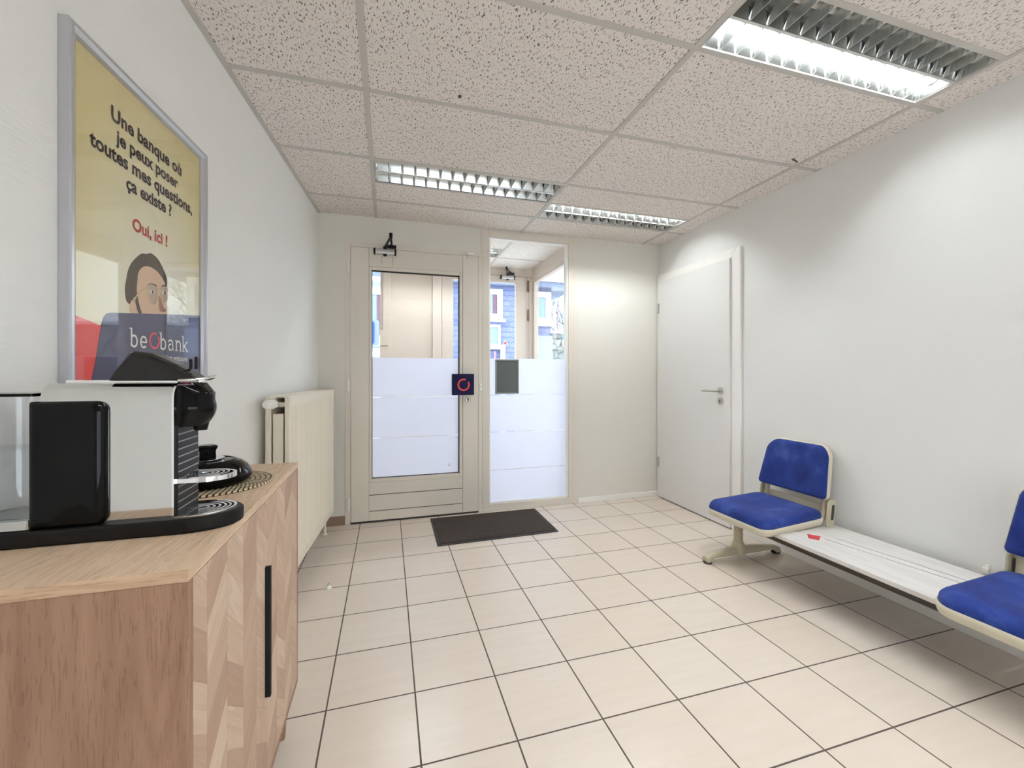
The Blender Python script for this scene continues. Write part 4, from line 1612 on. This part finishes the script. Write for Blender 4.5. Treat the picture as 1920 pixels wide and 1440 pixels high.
# low table
bm = BM()
prism(bm, rrect(0.440, 0.735, 0.012, 4, 2.232, 1.4375), lambda a, b, h: (a, b, h), 0.278, 0.300)
tt = obj('tabletop', bm, M['bench_top'], bench, bevel=0.003)
bm = BM()
prism(bm, rrect(0.432, 0.727, 0.010, 4, 2.232, 1.4375), lambda a, b, h: (a, b, h), 0.268, 0.2782)
obj('table_underframe', bm, simple('shaded_underside', srgb(60, 52, 44), 0.7), tt)  # dark tone carries the shade beneath the tabletop
bm = BM()
tube(bm, [(2.192, 1.66, 0.3000), (2.273, 1.12, 0.3000)], 0.0011, 5)
tube(bm, [(2.258, 1.64, 0.3000), (2.325, 1.11, 0.3000)], 0.0011, 5)
obj('scratch', bm, M['frame_dark'], tt)
bm = BM()
prism(bm, [(2.120, 1.690), (2.143, 1.652), (2.205, 1.690), (2.170, 1.738)], lambda a, b, h: (a, b, h), 0.3000, 0.3007)
obj('sticker', bm, simple('faded_red_sticker', srgb(188, 60, 64), 0.5), tt, label='small red sticker on the far end of the tabletop')


def loft_pad(bm, outline, rings, fn):
    """rings: list of (inset scale, height); fn maps (a,b,h)->xyz"""
    n = len(outline)
    ca = sum(p[0] for p in outline)/n
    cb = sum(p[1] for p in outline)/n
    R_ = []
    for s, h in rings:
        R_.append([fn(ca+(a-ca)*s, cb+(b-cb)*s, h) for a, b in outline])
    ring_loft(bm, R_)


def seat(yc_, far):
    # pan and cushion; x runs from the front edge to the wall, y across
    def zoff(x):                                             # gentle dip in the middle, drop at the front
        t = (x-1.93)/0.43
        return 0.018*max(0, t-0.55)/0.45-0.010*math.exp(-((t-0.45)/0.28)**2)-0.026*max(0, 0.30-t)**1.5/0.16*1.0
    half = 0.236
    out = []
    for a, b in rrect(0.440, 2*half, [0.05, 0.065, 0.065, 0.05], 8, 2.150, 0):
        t = (a-1.93)/0.44
        out.append((a, yc_+b*(1.0-0.05*max(0, t-0.1))))
    bm = BM()
    f = lambda a, b, h: (a, b, h+zoff(a)*0.8)
    loft_pad(bm, out, [(0.80, 0.290), (0.93, 0.296), (0.985, 0.306), (1.0, 0.322), (1.0, 0.336), (0.985, 0.341)], f)
    pan = obj('seat_pan', bm, M['beige_plastic'], bench, smooth=40)
    bm = BM()
    def fz(a, b, h):
        k = (h-0.341)
        t = (a-1.93)/0.43
        side = ((b-yc_)/half)
        hump = 0.012*side*side*max(0, 1-abs(t-0.5)*1.6)*(k > 0.012)
        return (a, b, h+zoff(a)+hump)
    loft_pad(bm, out, [(0.975, 0.336), (0.980, 0.346), (0.965, 0.360), (0.93, 0.370), (0.85, 0.376), (0.70, 0.378), (0.5, 0.378), (0.3, 0.377), (0.1, 0.377)], fz)
    obj('seat_cushion', bm, M['fabric'], pan, smooth=60, label='blue fabric seat cushion')
    bm = BM()
    box(bm, 2.07, 2.18, yc_-0.12, yc_+0.12, 0.2676, 0.302)
    obj('seat_bracket', bm, M['beige_metal'], pan, bevel=0.004)
    # backrest: outline in (y, z) on a plane leaning back, slightly curved round the sitter
    def back(u, w, h):                                       # u across, w up the back, h thickness toward the sitter
        lean = 0.20
        x = 2.398+w*lean-h*0.98-0.030*(u/0.23)**2+0.006
        return (x, yc_+u, 0.452+w*0.98-h*0.05)
    outl = []
    for a, b in rrect(0.450, 0.300, [0.065, 0.065, 0.022, 0.022], 8, 0, 0.150):
        k = 1-0.17*max(0, (b-0.05)/0.25)**1.9
        outl.append((a*k, b))
    bm = BM()
    loft_pad(bm, outl, [(0.80, -0.034), (0.94, -0.030), (1.0, -0.016), (1.02, 0.0), (1.02, 0.008), (1.0, 0.012)], back)
    sh = obj('backrest', bm, M['beige_plastic'], bench, smooth=40)
    bm = BM()
    loft_pad(bm, outl, [(0.985, 0.008), (0.992, 0.016), (0.975, 0.026), (0.93, 0.034), (0.85, 0.038), (0.65, 0.040), (0.35, 0.040), (0.1, 0.040)], back)
    obj('back_cushion', bm, M['fabric'], sh, smooth=60, label='blue fabric back cushion')
    # uprights and lower cross plate
    for s in (-1, 1):
        bm = BM()
        u = s*0.190
        tube(bm, smooth_path([(2.300, yc_+u, 0.318), (2.362, yc_+u, 0.325), (2.385, yc_+u, 0.36), (2.398, yc_+u, 0.42), (2.412, yc_+u, 0.52)]), 0.0145, 10)
        obj('upright', bm, M['beige_metal'], bench, smooth=50)
    bm = BM()
    prism(bm, rrect(0.36, 0.075, 0.01, 3, yc_, 0.372), lambda a, b, h: (h+(b-0.34)*0.2, a, b), 2.392, 2.402)
    obj('cross_plate', bm, M['beige_plastic'], bench, bevel=0.002)
    for s in (-1, 1):
        bm = BM()
        u = yc_+s*0.222
        prism(bm, rrect(0.062, 0.150, 0.02, 5, 2.392, 0.375), lambda a, b, h: (a+(b-0.30)*0.12, h, b), u-0.004, u+0.004)
        br = obj('side_bracket', bm, M['beige_metal'], bench, bevel=0.002)
        bm = BM()
        prism(bm, rrect(0.020, 0.085, 0.009, 5, 2.402, 0.380), lambda a, b, h: (a+(b-0.30)*0.12, h, b), u-0.0048, u+0.0048)
        obj('slot', bm, M['slot'], br)


seat(2.005, True)
seat(0.842, False)

# ------------------------------------------------------------------ entrance lobby beyond the glass
VY, VXR = 4.72, 1.640                                        # outer wall plane, glazed side
bm = BM()
box(bm, -1.3, 1.8, 3.613, VY+0.15, -0.06, 0)
struct('floor_lobby', bm, M['floor'], 'beige tiled floor of the entrance lobby', 'floor')
LF = (XL, XL+1.2, 4.03, 4.32)
bm = BM()
for a in ((-0.9, LF[0], 3.61, VY), (LF[1], 1.71, 3.61, VY), (LF[0], LF[1], 3.61, LF[2]), (LF[0], LF[1], LF[3], VY)):
    box(bm, a[0], a[1], a[2], a[3], CH, CH+0.02)
struct('ceiling_lobby', bm, M['ceil'], 'suspended tile ceiling of the entrance lobby', 'ceiling')
bm = BM()
for y in (3.73, 4.33):
    box(bm, -0.9, VXR, y-0.012, y+0.012, CH-0.0035, CH+0.002)
box(bm, LF[1]-0.012, LF[1]+0.012, 3.613, VY, CH-0.004, CH+0.002)
struct('trim_5', bm, M['grid'], 'grid bars of the lobby ceiling', 'ceiling grid')
fixture(*LF, (0,), 'lit louvred ceiling light in the lobby behind the glass', tz=0.040, fh=0.022)
bm = BM()
box(bm, -0.80, -0.62, 3.613, VY, -0.06, CH+0.3)
struct('wall_lobby_left', bm, M['wall_beige'], 'beige left wall of the lobby', 'wall')
# outer front: post, fixed panel, door frame, header
bm = BM()
box(bm, -0.62, VXR+0.10, VY, VY+0.10, 2.300, CH+0.3)
box(bm, -0.62, -0.50, VY, VY+0.10, 0, 2.300)
box(bm, -0.62, -0.05, VY, VY+0.10, 0, 0.35)
struct('wall_lobby_front', bm, M['entry'], 'cream header and posts of the lobby front', 'wall')
bm = BM()
box(bm, -0.050, 0.030, VY-0.03, VY+0.10, 0, 2.300)
box(bm, 0.472, 0.571, VY-0.03, VY+0.10, 0, 2.300)
struct('trim_6', bm, M['entry'], 'cream posts left of the outer door', 'door frame', bevel=0.004)
bm = BM()
box(bm, 0.031, 0.471, VY, VY+0.06, 0, 2.300)
struct('wall_lobby_panel', bm, M['entry'], 'wide cream fixed panel seen through the entrance door', 'wall')
w2 = struct_root('window_2', 'narrow clear window at the left of the lobby front', 'window', (-0.27, VY, 0.35))
bm = BM()
for a in ((-0.50, -0.47, 0.35, 2.3), (-0.075, -0.0505, 0.35, 2.3), (-0.47, -0.075, 0.35, 0.39), (-0.47, -0.075, 2.27, 2.3)):
    box(bm, a[0], a[1], VY, VY+0.06, a[2], a[3])
obj('frame', bm, M['entry'], w2)
bm = BM()
box(bm, -0.47, -0.075, VY+0.028, VY+0.032, 0.39, 2.27)
obj('glass_pane', bm, M['glass'], w2)
d3 = struct_root('door_3', 'cream outer street door with clear glass seen through the side window', 'door', (1.08, VY, 0))
bm = BM()
for a in ((0.576, 0.701, 0.02, 2.296), (1.434, 1.572, 0.02, 2.296), (0.701, 1.434, 2.223, 2.296), (0.701, 1.434, 0.02, 0.3)):
    box(bm, a[0], a[1], VY-0.01, VY+0.045, a[2], a[3])
obj('leaf', bm, M['entry'], d3, bevel=0.003)
bm = BM()
box(bm, 0.701, 1.434, VY+0.015, VY+0.019, 0.3, 2.223)
obj('glass_pane', bm, M['glass'], d3)
for z in (2.19, 1.85, 0.3):
    hinge(d3, 1.580, VY-0.02, z, M['rust'], 0.13, 0.012)
bm = BM()
c_ = Vector((1.31, 1.52))
prism(bm, [(c_.x+0.045*math.cos(PI/2+2*PI*k/3), c_.y+0.045*math.sin(PI/2+2*PI*k/3)) for k in range(3)], lambda a, b, h: (a, h, b), VY+0.0135, VY+0.0145)
wt = obj('warning_triangle', bm, M['ext_white'], d3)
bm = BM()
prism(bm, [(c_.x+0.022*math.cos(PI/2+2*PI*k/3), c_.y+0.022*math.sin(PI/2+2*PI*k/3)) for k in range(3)], lambda a, b, h: (a, h, b), VY+0.0125, VY+0.0134)
obj('triangle_centre', bm, M['red_print'], wt)
bm = BM()
box(bm, 1.590, 1.700, VY-0.04, VY+0.10, 0, 2.300)
box(bm, VXR-0.02, VXR+0.06, 3.613, VY-0.04, 2.255, CH+0.3)
box(bm, VXR-0.02, VXR+0.06, 3.613, VY-0.04, 0, 0.25)
struct('trim_7', bm, M['entry'], 'cream corner post and header of the glazed lobby side', 'window frame', bevel=0.004)
w3 = struct_root('window_3', 'clear glazed right side of the lobby', 'window', (VXR, 4.1, 0.25))
bm = BM()
for a in ((3.615, 3.65, 0.25, 2.255), (4.645, 4.678, 0.25, 2.255), (3.65, 4.645, 0.25, 0.29), (3.65, 4.645, 2.225, 2.255)):
    box(bm, VXR-0.005, VXR+0.045, a[0], a[1], a[2], a[3])
obj('frame', bm, M['entry'], w3)
bm = BM()
box(bm, VXR+0.016, VXR+0.020, 3.65, 4.645, 0.29, 2.225)
obj('glass_pane', bm, M['glass'], w3)
door_closer('grey door closer on the outer street door beyond the side window', 1.325, VY-0.01, 2.315-0.04, (1.26, 4.50, 2.325), 'door closers')
lb = thing('letter_box', 'slim cream letter box left of the cream lobby panel', 'letter box', (-0.02, VY-0.06, 1.1))
bm = BM()
box(bm, -0.078, 0.006, VY-0.10, VY-0.03, 1.46, 1.62)
obj('upper_box', bm, M['entry'], lb, bevel=0.004)
bm = BM()
box(bm, -0.078, -0.004, VY-0.09, VY-0.03, 1.10, 1.455)
obj('lower_box', bm, M['entry'], lb, bevel=0.004)

# ------------------------------------------------------------------ street outside
bm = BM()
box(bm, -14, 18, VY+0.1, 26, -0.22, -0.12)
g = struct('ground_outside', bm, M['ext_ground'], 'pale pavement of the street outside', 'pavement')


def window_ext(parent, x0, x1, z0, z1, y, frame=0.07, mid=None, curtain=None, pane=None):
    bm = BM()
    for a in ((x0, x0+frame, z0, z1), (x1-frame, x1, z0, z1), (x0+frame, x1-frame, z0, z0+frame), (x0+frame, x1-frame, z1-frame, z1)):
        box(bm, a[0], a[1], y-0.05, y, a[2], a[3])
    box(bm, x0-0.06, x1+0.06, y-0.10, y, z0-0.06, z0-0.002)
    f = obj('window', bm, M['ext_white'], parent)
    bm = BM()
    box(bm, x0+frame, x1-frame, y-0.02, y-0.002, z0+frame, z1-frame)
    obj('pane', bm, pane or M['ext_glass'], f)
    if curtain:
        bm = BM()
        box(bm, curtain[0], curtain[1], y-0.03, y-0.021, z0+frame, z1-frame)
        obj('curtain', bm, M['ext_curtain'], f)


FY = 9.0
hs = thing('slate_house', 'house clad in blue-grey scale slates across the street', 'house', (2.3, FY, 0))
bm = BM()
box(bm, 1.15, 3.56, FY, FY+3, -0.12, 3.08)
obj('wall', bm, M['slate'], hs)
bm = BM()
box(bm, 1.10, 4.10, FY-0.25, FY+3, 3.080, 3.20)
obj('fascia', bm, M['ext_fascia'], hs)
bm = BM()
box(bm, 1.10, 4.10, FY-0.28, FY+3, 3.203, 3.26)
obj('gutter', bm, M['ext_white'], hs)
bm = BM()
box(bm, 1.15, 4.0, FY+0.1, FY+3, 3.27, 5.6)
obj('upper_wall', bm, M['ext_siding'], hs)
window_ext(hs, 1.50, 2.42, 2.36, 3.02, FY, 0.12, curtain=(2.20, 2.30))
window_ext(hs, 1.60, 2.37, 1.76, 2.24, FY, 0.06)
window_ext(hs, 3.02, 3.56, 2.30, 3.02, FY, 0.13)
bm = BM()
box(bm, 1.6, 2.27, FY-0.06, FY, 1.0, 1.66)
obj('notice_board', bm, M['posters'], hs)
bm = BM()
cyl(bm, (2.42, FY-0.06, -0.12), (2.42, FY-0.06, 1.80), 0.06, 12)
obj('downpipe', bm, M['ext_white'], hs)
bm = BM()
box(bm, 2.95, 3.56, FY-0.12, FY, -0.12, 2.02)
obj('rendered_bay', bm, M['ext_render'], hs)

wh = thing('white_house', 'white sided house at the left edge of the entrance pane', 'house', (-1.2, 8.0, 0))
bm = BM()
box(bm, -3.5, 0.10, 8.4, 11, -0.12, 2.95)
obj('wall', bm, M['ext_siding'], wh)
bm = BM()
box(bm, -3.6, 0.25, 8.15, 11, 2.95, 3.35)
obj('fascia', bm, M['ext_fascia'], wh)
bm = BM()
box(bm, -3.6, 0.25, 8.12, 11, 2.88, 2.948)
obj('gutter', bm, M['ext_white'], wh)
window_ext(wh, -0.62, 0.02, 1.75, 2.80, 8.4, 0.14, curtain=(-0.20, -0.10))

sg = thing('blue_sign', 'bright blue square projecting sign outside the lobby window', 'sign', (-0.15, 5.3, 1.5))
bm = BM()
prism(bm, rrect(0.23, 0.300, 0.02, 4, -0.215, 1.655), lambda a, b, h: (a, h, b), 5.30, 5.38)
obj('sign_body', bm, M['sign_rim'], sg)
bm = BM()
prism(bm, rrect(0.175, 0.265, 0.02, 4, -0.240, 1.655), lambda a, b, h: (a, h, b), 5.294, 5.3005)
obj('sign_face', bm, M['sign_blue'], sg)
bm = BM()
box(bm, -0.33, -0.30, 4.82, 5.32, 1.64, 1.67)
box(bm, -0.33, -0.30, 4.80, 4.825, 0.2, 1.67)
obj('bracket', bm, M['ext_white'], sg)

sw_ = thing('stone_wall', 'low rubble stone wall at the right edge of the side window', 'garden wall', (5.2, 9.6, 0))
bm = BM()
box(bm, 3.75, 9.0, 9.6, 10.1, -0.12, 2.15)
obj('masonry', bm, M['stone'], sw_)
bm = BM()
box(bm, 3.70, 9.0, 9.55, 10.15, 2.15, 2.21)
obj('coping', bm, M['ext_white'], sw_)
bs = thing('shrub', 'low olive shrub against the rubble stone wall', 'shrub', (4.35, 9.3, -0.12))
bm = BM()
for k in range(420):
    a, r, hh = random.random()*2*PI, 0.42*math.sqrt(random.random()), 1.75*random.random()
    c = Vector((4.42+r*math.cos(a), 9.25+0.3*r*math.sin(a), -0.05+hh))
    d = Vector((random.uniform(-1, 1), random.uniform(-1, 1), random.uniform(-1, 1))).normalized()*0.06
    u, v = frame_dirs(d)
    bm.faces.new([bm.verts.new(c-d), bm.verts.new(c+u*0.03), bm.verts.new(c+d), bm.verts.new(c-u*0.03)])
obj('foliage', bm, M['leaf'], bs)
bm = BM()
for k in range(6):
    tube(bm, [(4.42+0.02*k, 9.25, -0.12), (4.2+0.09*k, 9.25, 1.4)], [0.015, 0.004], 5)
obj('stem', bm, M['bark'], bs)

random.seed(21)
tr = thing('tree', 'bare branching tree beyond the stone wall', 'tree', (6.05, 14.0, -0.12))
bm = BM()
tube(bm, [(6.05, 14.0, -0.12), (6.1, 14.0, 1.4), (6.0, 14.0, 2.6)], [0.12, 0.09, 0.06], 8)
obj('trunk', bm, M['bark'], tr)
bm = BM()


def grow(p, d, ln, r, lvl):
    pts, q, dd = [p], p.copy(), d.copy()
    for k in range(4):
        dd = (dd+Vector((random.uniform(-.3, .3), random.uniform(-.3, .3), random.uniform(-.2, .25)))).normalized()
        q = q+dd*ln/4
        pts.append(q.copy())
    tube(bm, pts, [r*(1-0.14*i) for i in range(5)], 4, False)
    if lvl > 0:
        for k in range(5):
            b = pts[random.randint(1, 4)]
            nd = (dd+Vector((random.uniform(-1, 1), random.uniform(-.8, .8), random.uniform(-.5, .8)))).normalized()
            grow(b, nd, ln*random.uniform(0.6, 0.8), r*0.55, lvl-1)


for k in range(7):
    a = k*PI/3.5
    grow(Vector((6.03, 14.0, 1.5+0.18*k)), Vector((math.cos(a), 0.5*math.sin(a), 0.75)).normalized(), 1.2, 0.028, 3)
obj('branches', bm, M['bark'], tr)
